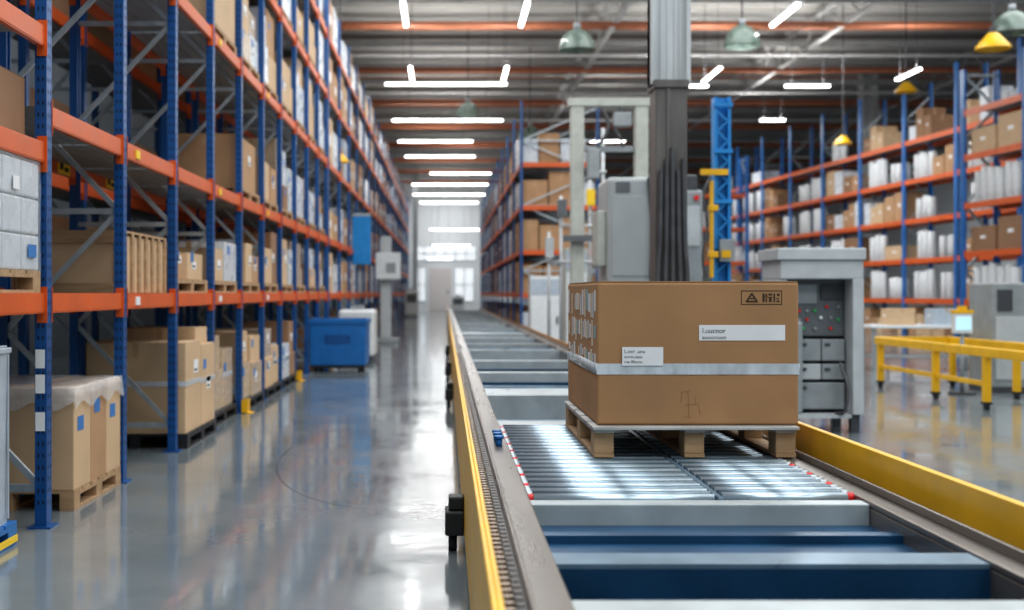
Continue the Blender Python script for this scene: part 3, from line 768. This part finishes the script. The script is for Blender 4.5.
for u, v in ((549, 232), (561, 196), (590, 150), (603, 128)):
    MB().cyl((fx(u, py), py, .02), (fx(u, py), py, fz(v, py)), .035, 8).build('pipe', 'pipe', pf, smooth=True)
    MB().box(fx(u, py)-.1, fx(u, py)+.1, py-.12, py+.12, 0, .02).build('base_plate', 'mgrey', pf)
for v in (214, 172):
    MB().cyl((fx(590, py), py-.06, fz(v, py)), (fx(606, py), py-.06, fz(v, py)), .03, 8).build('pipe', 'pipe', pf, smooth=True)
for v in (226, 262):
    MB().cyl((fx(560 if v < 250 else 548, py), py-.06, fz(v, py)), (fx(606, py), py-.06, fz(v, py)), .03, 8).build('pipe', 'pipe', pf, smooth=True)
MB().box(fx(557, py), fx(566, py), py-.2, py-.04, fz(218, py), fz(200, py)).build('junction_box', 'slate', pf, bevel=.01)
MB().box(fx(545, py), fx(553, py), py-.2, py-.04, fz(258, py), fz(238, py)).build('junction_box', 'cabg', pf, bevel=.01)
MB().box(fx(586, py), fx(594, py), py-.2, py-.04, fz(206, py), fz(190, py)).build('junction_box', 'ylabel', pf, bevel=.01)
hy = 17.5
hs = thing('machine_housing', 'smooth pale grey machine housing directly left of the column', 'machine', (fx(636, hy), hy+.5, 0))
MB().box(fx(607, hy), fx(672, hy), hy, hy+1.1, .1, fz(177, hy)).build('housing', 'housing', hs, bevel=.06)
MB().box(fx(612, hy), fx(652, hy), hy-.015, hy, fz(276, hy), fz(196, hy)).build('door_panel', 'housing', hs, bevel=.006)
MB().box(fx(616, hy), fx(630, hy), hy-.02, hy, fz(192, hy), fz(182, hy)).build('gauge', 'slate', hs)
MB().box(fx(598, hy), fx(607, hy), hy+.1, hy+.7, fz(266, hy), fz(210, hy)).build('side_box', 'cream', hs, bevel=.02)
MB().hose([(fx(648, hy), hy-.03, fz(178, hy)), (fx(651, hy), hy-.05, fz(225, hy)), (fx(650, hy), hy-.05, fz(280, hy))], .022).build('conduit', 'cable', hs, smooth=True)
for xx in (fx(614, hy), fx(666, hy)): MB().box(xx, xx+.06, hy+.1, hy+.8, 0, .1).build('foot', 'blackp', hs)
h2 = 18.6
hs = thing('machine_housing', 'narrow grey machine housing between the column and the blue mast', 'machine', (fx(695, h2), h2+.4, 0))
MB().box(fx(680, h2), fx(703, h2), h2, h2+.9, .1, fz(190, h2)).build('housing', 'mgrey', hs, bevel=.04)
MB().box(fx(684, h2), fx(700, h2), h2-.02, h2, fz(246, h2), fz(206, h2)).build('door_panel', 'cabg', hs, bevel=.006)
MB().cyl((fx(696, h2), h2-.02, fz(198, h2)), (fx(696, h2), h2-.06, fz(198, h2)), .04, 14).build('button', 'red', hs, smooth=True)
MB().box(fx(686, h2), fx(699, h2), h2+.1, h2+.6, fz(190, h2), fz(174, h2)).build('motor', 'dgrey', hs, bevel=.03)
for xx in (fx(683, h2), fx(698, h2)): MB().box(xx, xx+.06, h2+.1, h2+.8, 0, .1).build('foot', 'blackp', hs)
for i, (u0, u1, vt, Y, lab) in enumerate(((530, 561, 276, 31, 'white electrical cabinet beside the conveyor, below the brown rack boxes'), (565, 588, 248, 27, 'narrow grey cabinet between the white cabinet and the grey housing'))):
    x0, x1, zt = fx(u0, Y), fx(u1, Y), fz(vt, Y)
    r = thing('electrical_cabinet', lab, 'cabinet', ((x0+x1)/2, Y+.3, 0))
    MB().box(x0, x1, Y, Y+.7, .1, zt).build('body', 'white' if i == 0 else 'cream', r, bevel=.01)
    MB().box(x0, x1, Y, Y+.7, 0, .1).build('plinth', 'dgrey', r)
    d = MB().box(x0+.03, x1-.03, Y-.02, Y, .15, zt-.55).build('door', 'white', r, bevel=.005)
    MB().box(x1-.12, x1-.08, Y-.05, Y-.02, .7, .9).build('handle', 'blackp', d)
    MB().box(x0+.03, x1-.03, Y-.015, Y, zt-.48, zt-.08).build('display_panel', 'grayp', r)

# blue mast with yellow lifting arm
my = 16.0
ms = thing('lift_mast', 'bright blue mast with yellow lifting arm right of the column', 'mast', (fx(718, my), my, 0))
x = fx(721, my); zt = fz(98, my)
MB().box(x-.11, x-.07, my-.1, my+.1, 0, zt).box(x+.07, x+.11, my-.1, my+.1, 0, zt).box(x-.07, x+.07, my+.02, my+.08, 0, zt).build('mast', 'cobalt', ms)
v = 112; zig = MB()
while v < 270:
    zig.bar((x-.07, my-.08, fz(v, my)), (x+.07, my-.08, fz(v+10, my)), .02, .025).bar((x+.07, my-.08, fz(v+10, my)), (x-.07, my-.08, fz(v+20, my)), .02, .025); v += 20
zig.build('lattice', 'cobalt', ms)
for v in (104, 150, 200, 245): MB().box(x-.13, x+.13, my-.13, my-.1, fz(v+4, my), fz(v, my)).build('bracket', 'cobalt', ms)
MB().box(x-.18, x-.14, my-.2, my-.1, fz(278, my), fz(182, my)).build('lifting_arm', 'yellow', ms, bevel=.01)
for v in (206, 252): MB().box(x-.2, x-.08, my-.22, my-.1, fz(v+6, my), fz(v, my)).build('clamp', 'yellow', ms, bevel=.01)
MB().hose([(x-.26, my-.24, 1.7), (x-.3, my-.26, 2.0), (x-.24, my-.24, 2.4), (x-.28, my-.24, 2.8), (x-.18, my-.2, 3.05)], .016).build('hose', 'cable', ms, smooth=True)
MB().box(x-.3, x+.06, my-.16, my-.1, fz(176, my), fz(170, my)).build('hook_plate', 'yellow', ms)
MB().box(x-.06, x+.14, my-.2, my-.13, fz(262, my), fz(240, my)).build('carriage', 'mgrey', ms, bevel=.01)
MB().box(x-.04, x+.08, my-.22, my-.2, fz(258, my), fz(251, my)).build('warning_plate', 'yellow', ms)
MB().box(x-.3, x+.3, my-.3, my+.3, 0, .04).build('base_plate', 'dgrey', ms)

# ------------------------------------------------------------------ control cabinet
Y = 12.8
cc = thing('control_cabinet', 'pale grey control cabinet with a dark button panel right of the big carton', 'control cabinet', (4.0, Y+.4, 0))
xa, xb = fx(777, Y), fx(866, Y)
MB().box(xa, xb, Y-.02, Y+.8, fz(260, Y), fz(248, Y)).box(xa+.04, xb-.02, Y+.01, Y+.77, fz(279, Y), fz(260, Y)).build('hood', 'cabg', cc, bevel=.012)
MB().box(xa+.04, xa+.12, Y+.03, Y+.77, .2, fz(279, Y)).build('side_panel', 'cabg', cc, bevel=.008)
MB().box(xb-.14, xb-.02, Y, Y+.77, .2, fz(279, Y)).build('side_panel', 'cabg', cc, bevel=.008)
MB().box(xa+.12, xb-.14, Y+.4, Y+.75, .2, fz(279, Y)).build('inner_body', 'slate', cc)
cp = MB().box(xa+.12, xb-.15, Y+.26, Y+.4, fz(337, Y), fz(279, Y)).build('control_panel', 'slate', cc, bevel=.008)
MB().box(fx(803, Y), fx(824, Y), Y+.24, Y+.26, fz(304, Y), fz(284, Y)).build('cover_plate', 'mgrey', cp, bevel=.006)
MB().box(fx(828, Y), fx(851, Y), Y+.24, Y+.26, fz(300, Y), fz(284, Y)).build('cover_plate', 'dgrey', cp, bevel=.006)
for u, v, m in ((806, 311, 'red'), (814, 311, 'mgrey'), (822, 311, 'green'), (834, 307, 'red'), (846, 307, 'mgrey'), (806, 320, 'mgrey'), (814, 320, 'red'), (828, 318, 'label'), (838, 318, 'mgrey'), (846, 320, 'green'), (810, 329, 'green'), (822, 329, 'mgrey'), (838, 329, 'red')):
    MB().cyl((fx(u, Y), Y+.26, fz(v, Y)), (fx(u, Y), Y+.235, fz(v, Y)), .0165, 12).build('button', m, cp, smooth=True)
for u0, u1, v0, v1, m in ((804, 827, 340, 362, 'mgrey'), (828, 851, 340, 362, 'mgrey'), (804, 827, 365, 381, 'cabg'), (828, 851, 365, 381, 'mgrey'), (804, 851, 384, 411, 'mgrey')):
    d = MB().box(fx(u0, Y), fx(u1, Y), Y+.2, Y+.4, fz(v1, Y), fz(v0, Y)).build('module', m, cc, bevel=.01)
    MB().box(fx(u0+2.5, Y), fx(u0+8, Y), Y+.19, Y+.2, fz(v0+7, Y), fz(v0+4, Y)).build('tag_plate', 'dgrey', d)
MB().box(xa+.12, xb-.14, Y+.03, Y+.77, .16, .2).build('base_shelf', 'cabg', cc)
for xx in (xa+.05, xb-.14):
    for yy in (Y+.05, Y+.65): MB().box(xx, xx+.09, yy, yy+.09, 0, .2).build('leg', 'dgrey', cc)
MB().hose([(xb-.24, Y+.12, .75), (xb-.2, Y-.02, .5), (xb-.24, Y-.03, .24), (xb-.3, Y+.08, .21)], .018).build('cable', 'cable', cc, smooth=True)
MB().box(xa+.14, xa+.3, Y+.06, Y+.3, .2, 1.2).build('pump', 'mgrey', cc, bevel=.03)

# ------------------------------------------------------------------ yellow barrier frame on the right
bx = 6.95
br = thing('barrier_frame', 'yellow metal barrier frame on the floor at the right edge', 'barrier', (bx+.4, 16.5, 0))
MB().box(bx-.05, bx+.05, 13.4, 19.3, .68, .80).build('top_rail', 'yellow', br, bevel=.01)
MB().box(bx+1.1, bx+1.2, 13.4, 19.3, .68, .80).build('top_rail', 'yellow', br, bevel=.01)
MB().box(bx+.05, bx+1.1, 19.18, 19.3, .68, .80).build('cross_rail', 'yellow', br)
MB().box(bx-.02, bx+.03, 15.4, 19.2, .30, .36).build('lower_rail', 'yellow', br)
for xx, yy in ((bx, 15.4), (bx, 17), (bx, 19.15), (bx+1.15, 15), (bx+1.15, 17), (bx+1.15, 19.15)):
    l = MB().box(xx-.045, xx+.045, yy-.045, yy+.045, .1, .68).build('post', 'yellow', br, bevel=.006)
    MB().box(xx-.055, xx+.055, yy-.055, yy+.055, .07, .1).cyl((xx-.03, yy, .04), (xx+.03, yy, .04), .04, 12).build('castor', 'blackp', l)
sy = 17.8; sx = fx(962, sy)
sc = thing('operator_screen', 'small operator screen with yellow cap on a slim stand behind the yellow barrier', 'screen', (sx, sy, 0))
MB().cyl((sx, sy, .03), (sx, sy, .95), .03, 10).build('stand', 'mgrey', sc, smooth=True)
MB().cyl((sx, sy, 0), (sx, sy, .03), .2, 18).build('base', 'dgrey', sc)
h_ = MB().box(sx-.14, sx+.14, sy-.05, sy+.05, .9, 1.2).build('housing', 'white', sc, bevel=.01)
MB().box(sx-.11, sx+.11, sy-.06, sy-.05, .95, 1.15).build('display', 'screen', h_)
MB().prism([(sx-.15, sy-.06), (sx+.15, sy-.06), (sx+.15, sy+.06), (sx-.15, sy+.06)], 1.2, 1.25).box(sx-.06, sx+.06, sy-.04, sy+.04, 1.25, 1.31).build('cap', 'yellow', sc)
Y = 18; x0, x1, zt = fx(992, Y), fx(1052, Y), fz(283, Y)
r = thing('machine_cabinet', 'grey machine cabinet at the right edge behind the yellow barrier', 'cabinet', ((x0+x1)/2, Y+.4, 0))
MB().box(x0, x1, Y, Y+.8, .08, zt).build('body', 'mgrey', r, bevel=.02)
MB().box(x0, x1, Y, Y+.8, 0, .08).build('plinth', 'dgrey', r)
MB().box(x0+.05, x1-.05, Y-.02, Y, .2, zt-.5).build('door', 'cabg', r, bevel=.006)
MB().box(x0+.08, x0+.3, Y-.02, Y, zt-.42, zt-.1).build('window', 'dgrey', r)
Y = 23
r = thing('workbench', 'pale workbench behind the far end of the yellow barrier', 'workbench', (fx(925, Y), Y+.4, 0))
x0, x1 = fx(872, Y), fx(985, Y)
MB().box(x0, x1, Y, Y+.8, .82, .88).build('top', 'white', r, bevel=.008)
for xx in (x0+.03, x1-.1):
    for yy in (Y+.05, Y+.68): MB().box(xx, xx+.07, yy, yy+.07, 0, .82).build('leg', 'mgrey', r)
MB().box(x0+.1, x1-.1, Y+.1, Y+.7, .25, .29).build('shelf', 'mgrey', r)
for i, u in enumerate((905, 950)):
    x = fx(u, Y); block('grayp' if i else 'card2', x-.25, x+.25, Y+.15, Y+.6, .88, 1.2, ('pale brown carton on the workbench', 'grey tote on the workbench')[i], None)

# ------------------------------------------------------------------ blue bin, white machines on the left and at the far end
Y = 22.8
x0, x1 = fx(309, Y), fx(366, Y)
ct = thing('waste_cart', 'low square blue plastic bin on small black wheels beside the left rack', 'cart', ((x0+x1)/2, Y+.6, 0))
MB().taper(x0, x1, Y, Y+1.2, .12, .98, .012).build('tub', 'bluep', ct, bevel=.02)
MB().box(x0-.02, x1+.02, Y-.02, Y+.03, .92, 1.0).box(x0-.02, x1+.02, Y+1.17, Y+1.22, .92, 1.0).box(x0-.02, x0+.03, Y+.03, Y+1.17, .92, 1.0).box(x1-.03, x1+.02, Y+.03, Y+1.17, .92, 1.0).build('rim', 'bluep', ct)
MB().box(x0+.3, x1-.3, Y-.01, Y+.02, .55, .7).build('recess_plate', 'blue', ct)
MB().box(x0+.03, x1-.03, Y+.03, Y+1.17, .07, .12).build('chassis', 'blackp', ct)
for xx in (x0+.1, x1-.16):
    for yy in (Y+.12, Y+1.08): MB().cyl((xx, yy, .045), (xx+.06, yy, .045), .045, 14).build('wheel', 'blackp', ct, smooth=True)
def floor_machine(u0, u1, vt, Y, label):
    x0, x1, zt = fx(u0, Y), fx(u1, Y), fz(vt, Y)
    wm = thing('floor_machine', label, 'machine', ((x0+x1)/2, Y+.5, 0))
    MB().box(x0, x1, Y, Y+1.2, .12, zt).build('body', 'white', wm, bevel=.06)
    MB().box(x0+.05, x1-.05, Y+.05, Y+1.1, .05, .12).build('skirt', 'dgrey', wm)
    xm = (x0+x1)/2
    MB().box(xm-.15, xm+.15, Y+.3, Y+.5, zt, zt+.1).build('control_head', 'mgrey', wm)
    MB().box(x0+.1, x1-.1, Y-.02, Y, zt*.55, zt*.85).build('front_panel', 'slate', wm)
    for xx in (x0+.1, x1-.15): MB().cyl((xx, Y+.3, .08), (xx+.05, Y+.3, .08), .08, 12).build('wheel', 'blackp', wm, smooth=True)
floor_machine(338, 374, 310, 26, 'low white machine just behind the blue bin')
floor_machine(405, 418, 290, 74, 'small white machine at the far end of the aisle, left side')
floor_machine(452, 464, 296, 84, 'small white machine at the far end of the aisle, beside the conveyor')
Y = 36
x = fx(386, Y)
wr = thing('wrapping_machine', 'white stretch wrapping machine standing against the far left rack', 'machine', (x, Y, 0))
MB().box(x-.35, x+.4, Y-.4, Y+.6, 0, .14).build('base', 'mgrey', wr, bevel=.02)
MB().box(x-.16, x+.16, Y-.1, Y+.2, .14, 3.2).build('mast', 'cabg', wr, bevel=.02)
MB().box(x-.3, x+.45, Y-.35, Y-.1, 1.9, 2.7).build('carriage', 'white', wr, bevel=.03)
MB().box(x+.02, x+.3, Y-.37, Y-.35, 2.1, 2.4).build('display', 'mgrey', wr)
Y = 33.5
x0, x1 = fx(352, Y), fx(371, Y)
bs = thing('hanging_sign', 'blue rectangular panel hanging from the far left rack over the aisle', 'sign', ((x0+x1)/2, Y, 2.3))
MB().box(x0, x1, Y, Y+.05, 2.3, 3.65).build('panel', 'cobalt', bs, bevel=.01)
MB().box(x0, x1, Y-.02, Y+.07, 3.65, 3.72).build('top_bar', 'galv', bs)
MB().box(X1, x0, Y, Y+.04, 3.66, 3.71).build('bracket', 'galv', bs)
for i, k in enumerate((5, 8)):
    yy = YN+k*B
    r = thing('post_guard', 'low yellow guard at the foot of a left rack upright, %s of two' % ('nearer', 'farther')[i], 'post guard', (X1+.1, yy, 0), 'yellow post guards')
    MB().box(X1+.07, X1+.085, yy-.1, yy+.1, .01, .17).box(X1+.01, X1+.07, yy-.1, yy-.085, .01, .17).box(X1+.01, X1+.07, yy+.085, yy+.1, .01, .17).build('shield', 'yellow', r)
    MB().box(X1+.07, X1+.14, yy-.1, yy+.1, 0, .01).build('foot_plate', 'yellow', r)

# ------------------------------------------------------------------ background steel columns
for i, (u, Y, lab) in enumerate(((868, 53, 'slim grey building column rising behind the right rack'), (415, 92, 'pale grey building column at the far end of the aisle'))):
    x = fx(u, Y); w = .34 if i == 0 else .2
    r = thing('steel_column', lab, 'column', (x, Y, 0))
    MB().box(x-w, x-w+.05, Y-w, Y+w, 0, ZC).box(x+w-.05, x+w, Y-w, Y+w, 0, ZC).box(x-w, x+w, Y-.03, Y+.03, 0, ZC).build('shaft', 'column', r)
    MB().box(x-w-.1, x+w+.1, Y-w-.1, Y+w+.1, 0, .04).build('base_plate', 'column', r)

# ------------------------------------------------------------------ lights
HC = 7.0; ZL = H+HC
LC = (.95, .985, 1)
def lamp(x, y, z, sx_, sy_, p, up=False, parent=None):
    ld = bpy.data.lights.new('lamp', 'AREA'); ld.shape = 'RECTANGLE'; ld.size = sx_; ld.size_y = sy_; ld.energy = p; ld.color = LC if not up else (1, .97, .92)
    lo = bpy.data.objects.new('lamp', ld); COL.objects.link(lo); lo.location = (x, y, z)
    if up: lo.rotation_euler = (PI, 0, 0)
    if parent: lo.parent = parent
def tube_light(x0, x1, y0, y1, label, group, power=0, up=0, z=ZL):
    r = thing('ceiling_light', label, 'ceiling light', ((x0+x1)/2, (y0+y1)/2, z), group)
    MB().box(x0, x1, y0, y1, z+.05, z+.10).build('housing', 'white', r)
    MB().box(x0+.02, x1-.02, y0+.02, y1-.02, z, z+.05).build('tube', 'tube', r)
    cx_, cy_ = (x0+x1)/2, (y0+y1)/2
    lx, ly = (x1-x0)*.35, (y1-y0)*.35
    if lx > ly: ly = 0
    else: lx = 0
    for s_ in (-1, 1):
        MB().cyl((cx_+s_*lx, cy_+s_*ly, z+.1), (cx_+s_*lx, cy_+s_*ly, ZC), .008, 5).build('hanger', 'dgrey', r)
    if power: lamp(0, 0, -.02, x1-x0, y1-y0, power, parent=r)
    if up: lamp(0, 0, .12, x1-x0, y1-y0, up, True, r)  # upward light added above the housing to brighten the ceiling
for i, (v, ua, ub) in enumerate(((85, 385, 507), (121, 392, 503), (142, 398, 473), (157, 405, 475), (174, 430, 491), (185, 412, 488), (195, 413, 485), (203, 420, 478))):
    Y = HC*F/(V0-v)
    tube_light(fx(ua, Y), fx(ub, Y), Y-.09, Y+.09, 'lit tube light across the aisle, %s of the row from the camera' % ORD[i+1], 'aisle tube lights', 15, 115)
for i, (v, ua, ub, Y) in enumerate(((230, 430, 479, 93), (246, 433, 470, 96), (259, 428, 452, 97.5))):
    tube_light(fx(ua, Y), fx(ub, Y), Y-.1, Y+.1, 'low hung lit tube near the far end of the aisle, %s from the top' % ORD[i+1], 'far end tubes', 0, 30, z=fz(v, Y))
for i, (v, ua, ub, lab) in enumerate(((87, 785, 830, 'short lit tube above the right racks, left of the yellow pendants'), (87, 680, 708, 'short lit tube just right of the column'), (121, 760, 785, 'small lit tube low above the right background rack'), (142, 590, 625, 'small lit tube behind the cream gantry'))):
    Y = HC*F/(V0-v)
    tube_light(fx(ua, Y), fx(ub, Y), Y-.08, Y+.08, lab, 'short cross tubes', 60, 120)
for i, (x, ya, yb, lab) in enumerate(((2.0, 29, 31.6, 'lengthwise lit tube at the top edge, right of the aisle'), (-1.02, 29, 31.6, 'lengthwise lit tube at the top edge, above the left rack'), (8.6, 29.2, 31.6, 'lengthwise lit tube between the two right glass pendants'),
        (8.6, 37.4, 40, 'lengthwise lit tube right of the column, second of its line'), (14.9, 37.6, 39.6, 'lengthwise lit tube beside the yellow pendants'), (1.93, 37.3, 39.8, 'lengthwise lit tube at the right end of the first cross tube'), (-1.08, 37.3, 39.8, 'lengthwise lit tube near the left end of the first cross tube'))):
    tube_light(x-.065, x+.065, ya, yb, lab, 'lengthwise tubes', 20, 110)
# unseen area lights without fixtures, added overhead to light the near hall
for x, p in ((-1, 490), (7, 420), (15, 420)):
    for y in (0, 9, 18, 26):
        lamp(x, y, 9.8, 6, 6.5, p)
for x, y, p in ((22, 40, 500), (11, 44, 850), (12, 60, 600), (24, 70, 500), (4, 88, 400), (-.6, 42, 150), (-.6, 54, 150), (-.6, 66, 150), (-.6, 80, 200), (0, 94, 330)):  # more unseen lights added to brighten the far hall and right racks
    lamp(x, y, 9.65, 5, 9, p)

def dome(u, v, Y, sc_, label):
    x, _, z = P(u, v, Y)
    r = thing('pendant_lamp', label, 'pendant lamp', (x, Y, z), 'glass dome pendants')
    pr_ = [(.46, -.30), (.44, -.2), (.38, -.02), (.27, .12), (.14, .2), (.07, .22)]
    pr_ = pr_+[(a-.02, b_-.01) for a, b_ in pr_[::-1]]
    MB().lathe([(a*sc_, b_*sc_) for a, b_ in pr_], (x, Y, z), 24).build('shade', 'glass', r, smooth=True)
    MB().cyl((x, Y, z+.2*sc_), (x, Y, z+.36*sc_), .09*sc_, 12).build('cap', 'mgrey', r, smooth=True)
    MB().lathe([(.001, -.2*sc_), (.1*sc_, -.14*sc_), (.12*sc_, -.02*sc_), (.05*sc_, .1*sc_)], (x, Y, z), 12).build('bulb', 'label', r, smooth=True)
    MB().cyl((x, Y, z+.36*sc_), (x, Y, ZC), .02, 6).build('rod', 'dgrey', r)
dome(577, 38, 29.5, 1, 'glass dome pendant lamp hanging left of the column')
dome(742, 34, 29.5, 1, 'glass dome pendant lamp hanging right of the column')
dome(1012, 20, 28, 1, 'glass dome pendant lamp at the upper right corner')
dome(468, 108, 44, .95, 'small glass dome pendant over the conveyor side of the aisle')
dome(530, 131, 47, .95, 'small glass dome pendant beside the conveyor side rack')
def ypend(u, v, Y, sc_, label):
    x, _, z = P(u, v, Y)
    r = thing('pendant_lamp', label, 'pendant lamp', (x, Y, z), 'yellow pendants')
    pr_ = [(.42, -.2), (.40, -.12), (.15, .16), (.1, .2)]
    MB().lathe([(a*sc_, b_*sc_) for a, b_ in pr_+[(a-.02, b_-.012) for a, b_ in pr_[::-1]]], (x, Y, z), 16).build('shade', 'yellow', r, smooth=True)
    MB().cyl((x, Y, z+.18*sc_), (x, Y, z+.34*sc_), .08*sc_, 10).build('cap', 'dgrey', r)
    MB().cyl((x, Y, z+.34*sc_), (x, Y, ZC), .018, 6).build('rod', 'dgrey', r)
ypend(993, 41, 26.5, .9, 'largest yellow cone pendant, upper right')
ypend(906, 87, 35, .75, 'middle yellow cone pendant above the right rack')
ypend(843, 140, 41, .7, 'small yellow cone pendant lowest on the right')
ypend(340, 158, 30, .55, 'small yellow cone pendant hanging by the left rack')
bake_texts()

# ------------------------------------------------------------------ world, camera
w = bpy.data.worlds.new('World'); S.world = w; w.use_nodes = True
bg = w.node_tree.nodes['Background']; bg.inputs[0].default_value = (.78, .92, 1, 1); bg.inputs[1].default_value = .42
cam = bpy.data.cameras.new('Camera'); co_ = bpy.data.objects.new('Camera', cam); COL.objects.link(co_)
co_.location = (0, 0, H); co_.rotation_euler = (PI/2, 0, 0)
cam.sensor_width = 36; cam.lens = 36*F/1024
cam.shift_x = (512-U0)/1024; cam.shift_y = (V0-305)/1024
cam.dof.use_dof = True; cam.dof.focus_distance = 6.1; cam.dof.aperture_fstop = 1.7
cam.clip_end = 300
S.camera = co_
try:
    S.view_settings.view_transform = 'Standard'
    S.view_settings.look = 'Medium High Contrast'
except Exception as ex: print(ex)

# ------------------------------------------------------------------ leave out loads that nothing in the photo shows
bpy.context.view_layer.update()
vs, fs, own = [], [], []
for o in COL.objects:
    if o.type != 'MESH': continue
    r = o
    while r.parent: r = r.parent
    mw = o.matrix_world; b0 = len(vs)
    vs += [mw @ v.co for v in o.data.vertices]
    for p in o.data.polygons:
        fs.append([b0+i for i in p.vertices]); own.append(r.name)
tree = BVHTree.FromPolygons(vs, fs)
def seen(r):
    obs = [r] if r.type == 'MESH' else [c_ for c_ in r.children if c_.type == 'MESH']
    for ob in obs:
        bb = [ob.matrix_world @ Vector(q) for q in ob.bound_box]
        x0 = bb[0]; ax, ay, az = bb[4]-x0, bb[3]-x0, bb[1]-x0
        n = 8 if ob is obs[0] else 3
        pts = []
        for i in range(n):
            for j in range(n):
                s_, t_ = .03+.94*i/(n-1), .03+.94*j/(n-1)
                pts += [x0+ax*s_+az*t_, x0+ax+ay*s_+az*t_, x0+ay*s_+az*t_, x0+ax*s_+ay*t_+az]
        for ex in (0, -.5, .5):
            o_ = Vector((ex, 0, H))
            for p in pts:
                u, v = proj(p.x, p.y, p.z)
                if not (-40 < u < 1064 and -10 < v < 620): continue
                d = p-o_; L_ = d.length
                loc, nn, ii, ds = tree.ray_cast(o_, d/L_, L_+.06)
                if ii is not None and own[ii] == r.name: return True
    return False
gone = [r for r in CULL if not seen(r)]
for r in gone:
    for c_ in list(r.children):
        for g_ in list(c_.children): bpy.data.objects.remove(g_)
        bpy.data.objects.remove(c_)
    bpy.data.objects.remove(r)
print('left out', len(gone), 'of', len(CULL))
